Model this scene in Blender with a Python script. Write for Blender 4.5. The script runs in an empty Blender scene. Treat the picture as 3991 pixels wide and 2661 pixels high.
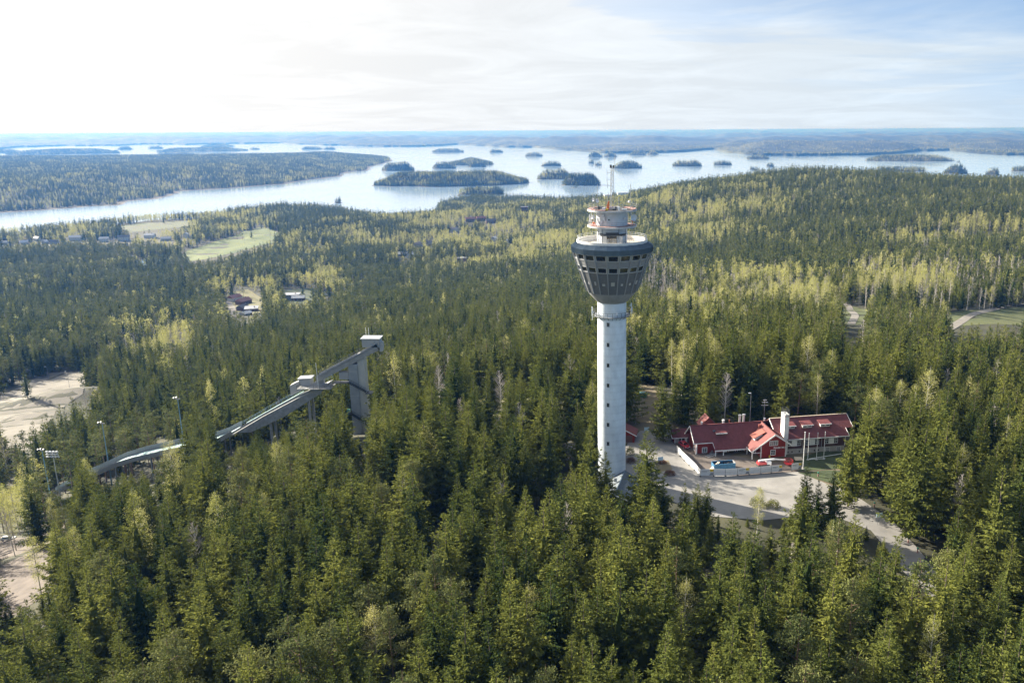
import bpy, bmesh, math, random
import numpy as np
from mathutils import Matrix, Vector

# ---------------------------------------------------------------- camera, sky, sun, exposure
SC = bpy.context.scene
COL = SC.collection
S = 3991 / 2352.0                       # photo pixels per reading pixel
F, PX, PY = 3235.0, 2290.0, 1330.5      # focal length and principal point in photo pixels
TH = math.atan((1330.5 - 507) / F)      # pitch
ROLL = math.radians(0.34)
CH = 89.0                               # camera height above the tower's foot
cam_d = bpy.data.cameras.new('camera')
cam_d.sensor_width = 36
cam_d.lens = 36 * F / 3991
cam_d.shift_x = -(PX - 1995.5) / 3991
cam_d.clip_start = 1
cam_d.clip_end = 150000
cam = bpy.data.objects.new('camera', cam_d)
COL.objects.link(cam)
_R, _U, _B = Vector((1, 0, 0)), Vector((0, math.sin(TH), math.cos(TH))), Vector((0, -math.cos(TH), math.sin(TH)))
_c, _s = math.cos(ROLL), math.sin(ROLL)
_r2, _u2 = _R * _c - _U * _s, _R * _s + _U * _c
cam.matrix_world = Matrix(((_r2.x, _u2.x, _B.x, 0), (_r2.y, _u2.y, _B.y, 0), (_r2.z, _u2.z, _B.z, CH), (0, 0, 0, 1)))
SC.camera = cam

SUN_EL = math.radians(24)
SUN_AZ = math.radians(59.0)             # to the left of the view (+Y)
SUN = Vector((-math.sin(SUN_AZ) * math.cos(SUN_EL), math.cos(SUN_AZ) * math.cos(SUN_EL), math.sin(SUN_EL)))
sun_d = bpy.data.lights.new('sun', 'SUN')
sun_d.energy = 5.0
sun_d.angle = math.radians(0.6)
sun_d.color = (1.0, 0.92, 0.78)
sun = bpy.data.objects.new('sun', sun_d)
COL.objects.link(sun)
sun.rotation_euler = SUN.to_track_quat('Z', 'Y').to_euler()

W = bpy.data.worlds.new('World')
SC.world = W
W.use_nodes = True
nt = W.node_tree
nt.nodes.clear()
def N(tree, t, **kw):
    n = tree.nodes.new(t)
    for k, v in kw.items():
        if k.startswith('i_'):
            n.inputs[k[2:].replace('_', ' ')].default_value = v
        elif k.startswith('n_'):
            n.inputs[int(k[2:])].default_value = v
        else:
            setattr(n, k, v)
    return n
def L(tree, a, b):
    tree.links.new(a, b)
sky = N(nt, 'ShaderNodeTexSky', sky_type='NISHITA', sun_disc=False, sun_elevation=SUN_EL, sun_rotation=-SUN_AZ,
        altitude=200, air_density=1.15, dust_density=0.3, ozone_density=2.5)
tc = N(nt, 'ShaderNodeTexCoord')
sep = N(nt, 'ShaderNodeSeparateXYZ')
L(nt, tc.outputs['Generated'], sep.inputs[0])
# thin high cloud: noise on a flat layer overhead, seen in perspective
zz = N(nt, 'ShaderNodeMath', operation='MAXIMUM', n_1=0.0)
L(nt, sep.outputs[2], zz.inputs[0])
zz2 = N(nt, 'ShaderNodeMath', operation='ADD', n_1=0.09)
L(nt, zz.outputs[0], zz2.inputs[0])
dx = N(nt, 'ShaderNodeMath', operation='DIVIDE'); L(nt, sep.outputs[0], dx.inputs[0]); L(nt, zz2.outputs[0], dx.inputs[1])
dy = N(nt, 'ShaderNodeMath', operation='DIVIDE'); L(nt, sep.outputs[1], dy.inputs[0]); L(nt, zz2.outputs[0], dy.inputs[1])
comb = N(nt, 'ShaderNodeCombineXYZ'); L(nt, dx.outputs[0], comb.inputs[0]); L(nt, dy.outputs[0], comb.inputs[1])
mp = N(nt, 'ShaderNodeMapping'); mp.inputs['Rotation'].default_value = (0, 0, 0.5); mp.inputs['Scale'].default_value = (0.5, 0.6, 1); mp.inputs['Location'].default_value = (3.3, 1.7, 0)
L(nt, comb.outputs[0], mp.inputs[0])
cn = N(nt, 'ShaderNodeTexNoise', i_Scale=0.9, i_Detail=9.0, i_Roughness=0.55, i_Distortion=0.5)
L(nt, mp.outputs[0], cn.inputs['Vector'])
cr = N(nt, 'ShaderNodeMapRange', n_1=0.38, n_2=0.58, n_3=0.0, n_4=0.92)
L(nt, cn.outputs[0], cr.inputs[0])
# the veil thickens towards the horizon and is brighter and denser towards the sun
hor = N(nt, 'ShaderNodeMapRange', n_1=0.01, n_2=0.13, n_3=0.92, n_4=0.0); L(nt, zz.outputs[0], hor.inputs[0])
vm = N(nt, 'ShaderNodeVectorMath', operation='DOT_PRODUCT'); vm.inputs[1].default_value = SUN
nrm = N(nt, 'ShaderNodeVectorMath', operation='NORMALIZE'); L(nt, tc.outputs['Generated'], nrm.inputs[0])
L(nt, nrm.outputs[0], vm.inputs[0])
glow = N(nt, 'ShaderNodeMapRange', n_1=0.05, n_2=0.72, n_3=0.0, n_4=1.0); L(nt, vm.outputs['Value'], glow.inputs[0])
gp = N(nt, 'ShaderNodeMath', operation='POWER', n_1=1.25); L(nt, glow.outputs[0], gp.inputs[0])
clum = N(nt, 'ShaderNodeMath', operation='MULTIPLY_ADD', n_1=0.35, n_2=4.65); L(nt, gp.outputs[0], clum.inputs[0])
hot = N(nt, 'ShaderNodeMath', operation='MAXIMUM', n_1=0.0); L(nt, vm.outputs['Value'], hot.inputs[0])
hot2 = N(nt, 'ShaderNodeMath', operation='POWER', n_1=12.0); L(nt, hot.outputs[0], hot2.inputs[0])
clum0 = clum
clum = N(nt, 'ShaderNodeMath', operation='MULTIPLY_ADD', n_1=10.0); L(nt, hot2.outputs[0], clum.inputs[0]); L(nt, clum0.outputs[0], clum.inputs[2])
ctint = N(nt, 'ShaderNodeMix', data_type='RGBA'); ctint.inputs[6].default_value = (0.78, 0.91, 1.03, 1); ctint.inputs[7].default_value = (1.0, 1.0, 1.0, 1)
L(nt, gp.outputs[0], ctint.inputs[0])
ccol = N(nt, 'ShaderNodeVectorMath', operation='SCALE'); L(nt, ctint.outputs[2], ccol.inputs[0])
cn2 = N(nt, 'ShaderNodeTexNoise', i_Scale=1.7, i_Detail=8.0, i_Roughness=0.6, i_Distortion=0.8); L(nt, mp.outputs[0], cn2.inputs['Vector'])
cmod = N(nt, 'ShaderNodeMapRange', n_1=0.40, n_2=0.68, n_3=0.94, n_4=1.07); L(nt, cn2.outputs[0], cmod.inputs[0])
cl2 = N(nt, 'ShaderNodeMath', operation='MULTIPLY'); L(nt, clum.outputs[0], cl2.inputs[0]); L(nt, cmod.outputs[0], cl2.inputs[1])
L(nt, cl2.outputs[0], ccol.inputs['Scale'])
cm1 = N(nt, 'ShaderNodeMath', operation='MAXIMUM'); L(nt, cr.outputs[0], cm1.inputs[0]); L(nt, hor.outputs[0], cm1.inputs[1])
cm2 = N(nt, 'ShaderNodeMath', operation='MULTIPLY_ADD', n_1=1.2, use_clamp=True); L(nt, gp.outputs[0], cm2.inputs[0]); L(nt, cm1.outputs[0], cm2.inputs[2])
# the other half of the sky is clear
clr = N(nt, 'ShaderNodeMapRange', n_1=-0.30, n_2=0.15, n_3=0.0, n_4=1.0); L(nt, vm.outputs['Value'], clr.inputs[0])
cmask = N(nt, 'ShaderNodeMath', operation='MULTIPLY'); L(nt, cm2.outputs[0], cmask.inputs[0]); L(nt, clr.outputs[0], cmask.inputs[1])
# the blue is read a little above the true direction: the pale band at the horizon belongs to the veil
skz = N(nt, 'ShaderNodeMath', operation='MULTIPLY_ADD', n_1=1.3, n_2=0.22); L(nt, sep.outputs[2], skz.inputs[0])
skc = N(nt, 'ShaderNodeCombineXYZ'); L(nt, sep.outputs[0], skc.inputs[0]); L(nt, sep.outputs[1], skc.inputs[1]); L(nt, skz.outputs[0], skc.inputs[2])
skn = N(nt, 'ShaderNodeVectorMath', operation='NORMALIZE'); L(nt, skc.outputs[0], skn.inputs[0]); L(nt, skn.outputs[0], sky.inputs[0])
skb = N(nt, 'ShaderNodeVectorMath', operation='SCALE'); skb.inputs['Scale'].default_value = 1.12; L(nt, sky.outputs[0], skb.inputs[0])
mix = N(nt, 'ShaderNodeMix', data_type='RGBA')
L(nt, cmask.outputs[0], mix.inputs[0]); L(nt, skb.outputs[0], mix.inputs[6]); L(nt, ccol.outputs[0], mix.inputs[7])
bg = N(nt, 'ShaderNodeBackground', i_Strength=0.06)
L(nt, mix.outputs[2], bg.inputs[0])
wo = N(nt, 'ShaderNodeOutputWorld'); L(nt, bg.outputs[0], wo.inputs[0])

SC.view_settings.view_transform = 'Standard'
SC.view_settings.look = 'None'
SC.view_settings.exposure = 1.72
SC.view_settings.gamma = 1
SC.render.engine = 'CYCLES'
SC.cycles.max_bounces = 6
SC.cycles.diffuse_bounces = 2
SC.cycles.glossy_bounces = 3
SC.cycles.transmission_bounces = 3
SC.cycles.transparent_max_bounces = 6
SC.cycles.volume_bounces = 0
SC.cycles.use_denoising = True

# ---------------------------------------------------------------- helpers
def ray(x, y):
    """direction of a reading pixel (2352 wide)"""
    u, v = (x * S - PX) / F, -(y * S - PY) / F
    u, v = u * _c + v * _s, -u * _s + v * _c
    return np.array([u, math.cos(TH) + v * math.sin(TH), -math.sin(TH) + v * math.cos(TH)])
def onz(x, y, z=0.0):
    d = ray(x, y)
    return np.array([0, 0, CH]) + d * ((z - CH) / d[2])
def ony(x, y, Y):
    d = ray(x, y)
    return np.array([0, 0, CH]) + d * (Y / d[1])
def proj(P):
    P = np.asarray(P, float)
    X, Y, Z = P[..., 0], P[..., 1], P[..., 2] - CH
    f = Y * math.cos(TH) - Z * math.sin(TH)
    f = np.where(f < 1, 1, f)
    u, v = X / f, (Y * math.sin(TH) + Z * math.cos(TH)) / f
    u, v = u * _c - v * _s, u * _s + v * _c
    return (PX + u * F) / S, (PY - v * F) / S
def inpoly(x, y, poly):
    x, y = np.asarray(x), np.asarray(y)
    r = np.zeros(x.shape, bool)
    n = len(poly)
    for i in range(n):
        (x1, y1), (x2, y2) = poly[i], poly[(i + 1) % n]
        if y1 == y2:
            continue
        r ^= ((y1 > y) != (y2 > y)) & (x < (x2 - x1) * (y - y1) / (y2 - y1) + x1)
    return r
_pn = np.random.RandomState(5).rand(256, 256)
def vnoise(x, y):
    xi, yi = np.floor(x).astype(int), np.floor(y).astype(int)
    fx, fy = x - xi, y - yi
    fx, fy = fx * fx * (3 - 2 * fx), fy * fy * (3 - 2 * fy)
    g = lambda a, b: _pn[a % 256, b % 256]
    return (g(xi, yi) * (1 - fx) + g(xi + 1, yi) * fx) * (1 - fy) + (g(xi, yi + 1) * (1 - fx) + g(xi + 1, yi + 1) * fx) * fy
def fnoise(x, y, o=4):
    r, a, t = 0, 1, 0
    for i in range(o):
        r = r + a * vnoise(x * 2 ** i + 17 * i, y * 2 ** i + 31 * i); t += a; a *= 0.5
    return r / t

def mesh_np(name, V, Fq, mats, midx=None, smooth=False, attr=None):
    """V (n,3); Fq (m,4) quads or (m,3) triangles"""
    me = bpy.data.meshes.new(name)
    V = np.asarray(V, np.float32); Fq = np.asarray(Fq, np.int32)
    k = Fq.shape[1]
    me.vertices.add(len(V)); me.vertices.foreach_set('co', V.ravel())
    me.loops.add(Fq.size); me.loops.foreach_set('vertex_index', Fq.ravel())
    me.polygons.add(len(Fq)); me.polygons.foreach_set('loop_start', np.arange(0, Fq.size, k, dtype=np.int32))
    me.polygons.foreach_set('loop_total', np.full(len(Fq), k, np.int32))
    if midx is not None:
        me.polygons.foreach_set('material_index', np.asarray(midx, np.int32))
    me.polygons.foreach_set('use_smooth', np.full(len(Fq), smooth))
    for m in mats:
        me.materials.append(m)
    if attr is not None:
        for an, (tp, dom, arr) in attr.items():
            a = me.attributes.new(an, tp, dom)
            a.data.foreach_set('vector' if tp == 'FLOAT_VECTOR' else 'value', np.asarray(arr).ravel())
    me.update()
    me.validate()
    return me

class MB:
    """collects simple solids and links them as one mesh object"""
    def __init__(s):
        s.v, s.f = [], []
    def add(s, vs, fs):
        o = len(s.v)
        s.v += [tuple(v) for v in vs]
        s.f += [tuple(i + o for i in f) for f in fs]
        return s
    def box(s, x0, x1, y0, y1, z0, z1):
        return s.hexa([(x0, y0, z0), (x1, y0, z0), (x1, y1, z0), (x0, y1, z0)], [(x0, y0, z1), (x1, y0, z1), (x1, y1, z1), (x0, y1, z1)])
    def hexa(s, a, b):
        n = len(a)
        fs = [tuple(range(n))[::-1], tuple(range(n, 2 * n))] + [(i, (i + 1) % n, n + (i + 1) % n, n + i) for i in range(n)]
        return s.add(list(a) + list(b), fs)
    def prism(s, pts, d):
        """closed outline moved along vector d"""
        return s.hexa(pts, [tuple(p[k] + d[k] for k in range(3)) for p in pts])
    def tube(s, p, q, r, n=6, r2=None):
        p, q = Vector(p), Vector(q)
        r2 = r if r2 is None else r2
        ax = (q - p)
        if ax.length < 1e-6:
            return s
        ax.normalize()
        a = ax.orthogonal().normalized(); b = ax.cross(a)
        A = [p + (a * math.cos(2 * math.pi * i / n) + b * math.sin(2 * math.pi * i / n)) * r for i in range(n)]
        B = [q + (a * math.cos(2 * math.pi * i / n) + b * math.sin(2 * math.pi * i / n)) * r2 for i in range(n)]
        return s.hexa(A, B)
    def lathe(s, prof, n=32, c=(0, 0), closed=False, a0=0.0):
        """profile [(r, z)...] round the vertical through c"""
        o = len(s.v)
        for r, z in prof:
            for i in range(n):
                a = a0 + 2 * math.pi * i / n
                s.v.append((c[0] + r * math.cos(a), c[1] + r * math.sin(a), z))
        m = len(prof)
        for j in range(m if closed else m - 1):
            for i in range(n):
                s.f.append((o + j * n + i, o + j * n + (i + 1) % n, o + ((j + 1) % m) * n + (i + 1) % n, o + ((j + 1) % m) * n + i))
        return s
    def beam(s, p, q, w, h):
        """square bar between two points, w across, h upright"""
        p, q = Vector(p), Vector(q)
        ax = (q - p).normalized()
        a = ax.cross(Vector((0, 0, 1)))
        a = Vector((1, 0, 0)) if a.length < 1e-4 else a.normalized()
        b = a.cross(ax)
        k = [(-w / 2, -h / 2), (w / 2, -h / 2), (w / 2, h / 2), (-w / 2, h / 2)]
        return s.hexa([p + a * i + b * j for i, j in k], [q + a * i + b * j for i, j in k])
    def build(s, name, mat, parent=None, smooth=False, loc=None, bevel=0):
        me = bpy.data.meshes.new(name)
        me.from_pydata(s.v, [], s.f)
        bm = bmesh.new(); bm.from_mesh(me)
        bmesh.ops.recalc_face_normals(bm, faces=bm.faces)
        bm.to_mesh(me); bm.free()
        if smooth:
            me.polygons.foreach_set('use_smooth', np.ones(len(me.polygons), bool))
            try:
                me.set_sharp_from_angle(angle=math.radians(40))
            except Exception:
                pass
        me.materials.append(mat)
        o = bpy.data.objects.new(name, me)
        COL.objects.link(o)
        if parent is not None:
            o.parent = parent
        if loc is not None:
            o.location = loc
        if bevel:
            b = o.modifiers.new('bevel', 'BEVEL'); b.width = bevel; b.segments = 2; b.limit_method = 'ANGLE'
        return o

def tag(o, label, cat, group=None, kind=None):
    o['label'] = label
    o['category'] = cat
    if group:
        o['group'] = group
    if kind:
        o['kind'] = kind
    return o
def struct(o):
    o['kind'] = 'structure'
    return o
def thing(name, label, cat, loc=(0, 0, 0), rz=0.0, group=None):
    o = bpy.data.objects.new(name, None)
    COL.objects.link(o)
    o.empty_display_size = 0.5
    o.location = loc
    o.rotation_euler = (0, 0, rz)
    return tag(o, label, cat, group)
def copy_obj(o, name=None, parent=None):
    c = o.copy()
    if name:
        c.name = name
    COL.objects.link(c)
    c.parent = parent
    return c

# ---------------------------------------------------------------- materials
def mat(name, col, rough=0.8, metal=0.0, var=0.15, scale=3.0, bump=0.0, bscale=20.0, col2=None, coords='Object', spec=0.5, stretch=(1, 1, 1), detail=5.0):
    m = bpy.data.materials.new(name)
    m.use_nodes = True
    t = m.node_tree
    b = t.nodes['Principled BSDF']
    b.inputs['Roughness'].default_value = rough
    b.inputs['Metallic'].default_value = metal
    b.inputs['Specular IOR Level'].default_value = spec
    co = N(t, 'ShaderNodeTexCoord')
    mpn = N(t, 'ShaderNodeMapping'); mpn.inputs['Scale'].default_value = stretch
    L(t, co.outputs[coords], mpn.inputs[0])
    no = N(t, 'ShaderNodeTexNoise', i_Scale=scale, i_Detail=detail, i_Roughness=0.6)
    L(t, mpn.outputs[0], no.inputs['Vector'])
    r = N(t, 'ShaderNodeValToRGB')
    c1 = [max(0, c * (1 - var)) for c in col]; c2 = list(col2) if col2 else [min(1, c * (1 + var)) for c in col]
    r.color_ramp.elements[0].position = 0.32; r.color_ramp.elements[1].position = 0.68
    r.color_ramp.elements[0].color = (*c1, 1); r.color_ramp.elements[1].color = (*c2, 1)
    L(t, no.outputs[0], r.inputs[0]); L(t, r.outputs[0], b.inputs['Base Color'])
    if bump:
        n2 = N(t, 'ShaderNodeTexNoise', i_Scale=bscale, i_Detail=4.0)
        L(t, mpn.outputs[0], n2.inputs['Vector'])
        bp = N(t, 'ShaderNodeBump', i_Strength=bump, i_Distance=0.05)
        L(t, n2.outputs[0], bp.inputs['Height']); L(t, bp.outputs[0], b.inputs['Normal'])
    return m
def striped(m, axis, freq, depth=0.04, strength=0.7, dark=0.25, profile='SIN', coords='Object'):
    """adds fine grooves (boards, tile rows, seams) to a material: relief and a slightly darker joint"""
    t = m.node_tree
    b = t.nodes['Principled BSDF']
    co = N(t, 'ShaderNodeTexCoord')
    wv = N(t, 'ShaderNodeTexWave', wave_type='BANDS', bands_direction=axis, wave_profile=profile, i_Scale=freq, i_Distortion=0.0)
    L(t, co.outputs[coords], wv.inputs['Vector'])
    bp = N(t, 'ShaderNodeBump', i_Strength=strength, i_Distance=depth)
    L(t, wv.outputs[1], bp.inputs['Height'])
    if b.inputs['Normal'].links:
        L(t, b.inputs['Normal'].links[0].from_socket, bp.inputs['Normal'])
    L(t, bp.outputs[0], b.inputs['Normal'])
    src = b.inputs['Base Color'].links[0].from_socket
    mr = N(t, 'ShaderNodeMapRange', n_1=0.0, n_2=0.35, n_3=1 - dark, n_4=1.0)
    L(t, wv.outputs[1], mr.inputs[0])
    sc = N(t, 'ShaderNodeVectorMath', operation='SCALE')
    L(t, src, sc.inputs[0]); L(t, mr.outputs[0], sc.inputs['Scale'])
    L(t, sc.outputs[0], b.inputs['Base Color'])
    return m
def leafmat(name, c1, c2, trans=0.25, tcol=None, rough=0.7):
    """needles or leaves: colour differs from tree to tree and from spray to spray"""
    m = bpy.data.materials.new(name)
    m.use_nodes = True
    t = m.node_tree
    t.nodes.clear()
    oi = N(t, 'ShaderNodeObjectInfo')
    at = N(t, 'ShaderNodeAttribute', attribute_name='tint')
    ad = N(t, 'ShaderNodeMath', operation='MULTIPLY_ADD', n_1=0.65, n_2=-0.04)
    L(t, oi.outputs['Random'], ad.inputs[0])
    ad2 = N(t, 'ShaderNodeMath', operation='MULTIPLY_ADD', n_1=0.45)
    L(t, at.outputs['Fac'], ad2.inputs[0]); L(t, ad.outputs[0], ad2.inputs[2])
    mx = N(t, 'ShaderNodeMix', data_type='RGBA')
    mx.inputs[6].default_value = (*c1, 1); mx.inputs[7].default_value = (*c2, 1)
    L(t, ad2.outputs[0], mx.inputs[0])
    d = N(t, 'ShaderNodeBsdfDiffuse')
    L(t, mx.outputs[2], d.inputs[0])
    tr = N(t, 'ShaderNodeBsdfTranslucent')
    if tcol:
        tr.inputs[0].default_value = (*tcol, 1)
    else:
        L(t, mx.outputs[2], tr.inputs[0])
    ms = N(t, 'ShaderNodeMixShader', n_0=trans)
    L(t, d.outputs[0], ms.inputs[1]); L(t, tr.outputs[0], ms.inputs[2])
    o = N(t, 'ShaderNodeOutputMaterial'); L(t, ms.outputs[0], o.inputs[0])
    return m

M = {}
M['concrete'] = mat('concrete', (0.42, 0.42, 0.40), 0.85, var=0.10, scale=0.35, bump=0.25, bscale=2.0, stretch=(1, 1, 0.5), detail=8)
M['concrete_dark'] = mat('concrete_dark', (0.27, 0.27, 0.26), 0.9, var=0.18, scale=0.6, bump=0.3, bscale=3.0)
M['white_paint'] = mat('white_paint', (0.80, 0.80, 0.78), 0.6, var=0.06, scale=2.0)
M['drum'] = mat('drum_cladding', (0.60, 0.63, 0.65), 0.6, var=0.08, scale=0.8)
M['clad'] = striped(mat('grey_cladding', (0.27, 0.275, 0.28), 0.45, 0.0, var=0.12, scale=1.5), 'X', 1.5, 0.02, 0.4, 0.2)
M['clad_dark'] = mat('dark_cladding', (0.13, 0.135, 0.14), 0.45, 0.0, var=0.15, scale=1.5)
M['seam'] = mat('roof_sheet', (0.11, 0.16, 0.21), 0.32, 0.45, var=0.12, scale=0.8)
M['alu'] = mat('aluminium', (0.55, 0.56, 0.57), 0.4, 0.5, var=0.06)
M['steel'] = mat('steel_grey', (0.28, 0.29, 0.30), 0.5, 0.4, var=0.12)
M['darksteel'] = mat('dark_steel', (0.06, 0.065, 0.07), 0.55, 0.3, var=0.15)
M['bluesteel'] = mat('blue_steel', (0.16, 0.28, 0.38), 0.5, 0.2, var=0.12)
M['glass'] = mat('window_glass', (0.02, 0.022, 0.025), 0.04, 0.0, var=0.3, scale=0.4, spec=1.0)
M['rust'] = mat('red_oxide', (0.34, 0.12, 0.09), 0.8, var=0.4, scale=1.2, col2=(0.5, 0.33, 0.3))
M['tarred'] = mat('tarred_roof', (0.05, 0.048, 0.05), 0.9, var=0.4, scale=1.2)
M['orange'] = mat('orange_tarp', (0.75, 0.17, 0.04), 0.6, var=0.25, scale=3)
M['yellow'] = mat('yellow_paint', (0.75, 0.52, 0.03), 0.6, var=0.15)
M['dish'] = mat('dish_white', (0.72, 0.73, 0.74), 0.5, var=0.05)
M['red_board'] = striped(mat('red_boards', (0.27, 0.028, 0.020), 0.75, var=0.18, scale=1.4, stretch=(1, 1, 0.3)), 'X', 2.6, 0.02, 0.5, 0.3)
M['tile'] = striped(mat('roof_tiles', (0.175, 0.044, 0.045), 0.75, var=0.22, scale=1.1), 'Z', 2.2, 0.05, 0.8, 0.35)
M['tile_side'] = striped(mat('roof_tiles_wing', (0.20, 0.055, 0.048), 0.75, var=0.18, scale=1.1), 'Z', 2.4, 0.05, 0.7, 0.3)
M['sheet_red'] = striped(mat('red_sheet', (0.30, 0.085, 0.06), 0.6, var=0.12), 'X', 1.2, 0.03, 0.5, 0.25)
M['plaster'] = mat('grey_render', (0.40, 0.37, 0.33), 0.9, var=0.10, scale=1.2, bump=0.2, bscale=8)
M['plinth'] = mat('plinth', (0.45, 0.43, 0.41), 0.9, var=0.12, scale=1.2, bump=0.2, bscale=8)
M['asphalt'] = mat('pale_asphalt', (0.24, 0.228, 0.212), 0.95, var=0.22, scale=0.16, bump=0.15, bscale=6, coords='Object', detail=9)
M['road'] = mat('gravel_road', (0.22, 0.20, 0.175), 0.95, var=0.18, scale=0.25, bump=0.2, bscale=6, detail=8)
M['gravel'] = mat('gravel_lot', (0.135, 0.11, 0.092), 0.95, var=0.25, scale=0.3, bump=0.3, bscale=5, detail=8)
M['dry_grass'] = mat('dry_grass', (0.23, 0.185, 0.10), 0.95, var=0.35, scale=0.25, col2=(0.14, 0.15, 0.05), bump=0.4, bscale=3, detail=8)
M['dirt'] = mat('brown_dirt', (0.15, 0.115, 0.08), 0.95, var=0.3, scale=0.2, col2=(0.20, 0.165, 0.09), bump=0.4, bscale=3, detail=8)
M['slope'] = mat('bare_slope', (0.185, 0.165, 0.13), 0.95, var=0.3, scale=0.05, col2=(0.22, 0.20, 0.165), bump=0.4, bscale=1.5, detail=9)
M['meadow'] = mat('meadow', (0.065, 0.105, 0.025), 0.95, var=0.4, scale=0.03, col2=(0.135, 0.14, 0.05), detail=8)
M['field_green'] = mat('green_field', (0.085, 0.135, 0.03), 0.95, var=0.3, scale=0.02, col2=(0.16, 0.185, 0.06), detail=9, stretch=(1, .4, 1))
M['field_brown'] = mat('ploughed_field', (0.12, 0.115, 0.07), 0.95, var=0.2, scale=0.02, col2=(0.10, 0.125, 0.05), detail=8)
M['lawn'] = mat('lawn', (0.045, 0.062, 0.022), 0.95, var=0.3, scale=0.5, detail=8)
M['mat_white'] = mat('jump_matting', (0.55, 0.68, 0.66), 0.8, var=0.25, scale=0.5, col2=(0.35, 0.52, 0.50))
M['wood_grey'] = striped(mat('weathered_boards', (0.27, 0.28, 0.29), 0.9, var=0.2, scale=0.8), 'Z', 1.6, 0.03, 0.6, 0.3)
M['plank'] = mat('fresh_planks', (0.62, 0.50, 0.36), 0.8, var=0.15, scale=3)
M['net'] = striped(mat('wind_net', (0.24, 0.25, 0.26), 0.8, var=0.1), 'X', 1.0, 0.02, 0.3, 0.2)
M['deckwood'] = mat('deck_boards', (0.27, 0.23, 0.20), 0.9, var=0.2, scale=1.5)
M['redcar'] = mat('red_lacquer', (0.42, 0.02, 0.025), 0.3, 0.1, var=0.08, spec=0.7)
M['rubber'] = mat('rubber', (0.02, 0.02, 0.02), 0.9, var=0.1)
M['skipblue'] = mat('skip_blue', (0.05, 0.17, 0.30), 0.6, 0.1, var=0.25, scale=1.5)
M['white_sheet'] = mat('white_tarpaulin', (0.78, 0.78, 0.78), 0.6, var=0.06, scale=1.0)
M['print_grey'] = mat('print_grey', (0.28, 0.29, 0.31), 0.7, var=0.05)
M['green_box'] = mat('green_paint', (0.04, 0.18, 0.12), 0.6, var=0.2)
M['bark'] = mat('bark', (0.13, 0.10, 0.08), 0.95, var=0.3, scale=1.5)
M['bark_pine'] = mat('pine_bark', (0.19, 0.12, 0.08), 0.95, var=0.3, scale=0.6)
M['bark_birch'] = mat('birch_bark', (0.46, 0.43, 0.39), 0.9, var=0.35, scale=1.2, stretch=(1, 1, 0.5))
M['twig'] = mat('bare_twigs', (0.33, 0.29, 0.27), 0.95, var=0.25, scale=0.5)
M['dead'] = mat('dead_wood', (0.36, 0.32, 0.29), 0.95, var=0.25, scale=0.7)
M['spruce'] = leafmat('spruce_needles', (0.026, 0.048, 0.015), (0.205, 0.212, 0.046), 0.20)
M['pine'] = leafmat('pine_needles', (0.075, 0.098, 0.034), (0.22, 0.225, 0.08), 0.2)
M['birch'] = leafmat('young_birch_leaves', (0.30, 0.315, 0.08), (0.50, 0.47, 0.18), 0.42)
M['bush'] = leafmat('brown_bush', (0.17, 0.09, 0.06), (0.24, 0.15, 0.10), 0.2)
M['wall_white'] = mat('house_white', (0.66, 0.64, 0.60), 0.8, var=0.06)
M['wall_grey'] = mat('house_grey', (0.36, 0.36, 0.36), 0.8, var=0.08)
M['wall_brown'] = mat('house_brown', (0.14, 0.075, 0.06), 0.8, var=0.1)
M['roof_metal'] = mat('house_roof_metal', (0.48, 0.49, 0.51), 0.35, 0.3, var=0.1, scale=0.3)
M['roof_dark'] = mat('house_roof_dark', (0.11, 0.105, 0.11), 0.6, 0.0, var=0.15, scale=0.3)
M['roof_red'] = mat('house_roof_red', (0.30, 0.14, 0.11), 0.7, 0.0, var=0.15, scale=0.3)

# ---------------------------------------------------------------- terrain
LAKE = -146.0
CP = np.array([(6, 200, 0), (40, 215, 0), (70, 217, -.5), (60, 120, -3), (0, 120, -1.5), (0, 60, -4), (0, 0, -8), (100, 205, -3), (120, 120, -8), (25, 170, 0), (50, 180, -.5), (20, 235, .3), (50, 235, 0),
               (-40, 200, -2), (-60, 150, -6), (-110, 160, -14), (-120, 220, -17), (-77, 285, -17), (-40, 260, -6), (0, 260, -1), (40, 260, .5), (80, 270, -1),
               (-115, 285, -24), (-150, 285, -33), (-195, 285, -45), (-250, 285, -58), (-180, 200, -33), (-250, 420, -62), (-350, 495, -72), (-420, 480, -78), (-200, 400, -48), (-100, 400, -36), (0, 400, -22), (100, 400, -16), (200, 350, -22),
               (200, 200, -18), (137, 250, -9), (300, 300, -34), (270, 600, -42), (190, 590, -42), (100, 600, -44), (460, 1090, -56), (300, 1000, -60), (600, 1200, -48), (500, 2000, -20), (700, 1700, -25),
               (900, 1500, -36), (300, 1900, -34), (130, 1700, -58), (-80, 1000, -99), (-80, 1740, -130), (-250, 950, -112), (-400, 900, -108), (-500, 1200, -127), (-700, 1500, -134), (-300, 1500, -131), (-600, 700, -96),
               (-200, 700, -82), (0, 700, -64), (1300, 2000, -62), (600, 2700, -120), (200, 2600, -139), (-600, 1850, -136), (1200, 2600, -135), (900, 2300, -90), (-900, 1000, -130), (-1200, 1600, -138), (-160, 1350, -122), (-500, 1950, -128), (1500, 3200, -140), (400, 3400, -142), (500, 300, -70), (900, 900, -70), (-300, 100, -60), (-200, -100, -60), (200, -100, -40), (0, -300, -60)], float)
_A = np.hypot(CP[:, None, 0] - CP[None, :, 0], CP[:, None, 1] - CP[None, :, 1])
_w = np.linalg.solve(_A + np.eye(len(CP)) * 1.5, CP[:, 2] - CP[:, 2].mean())
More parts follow.
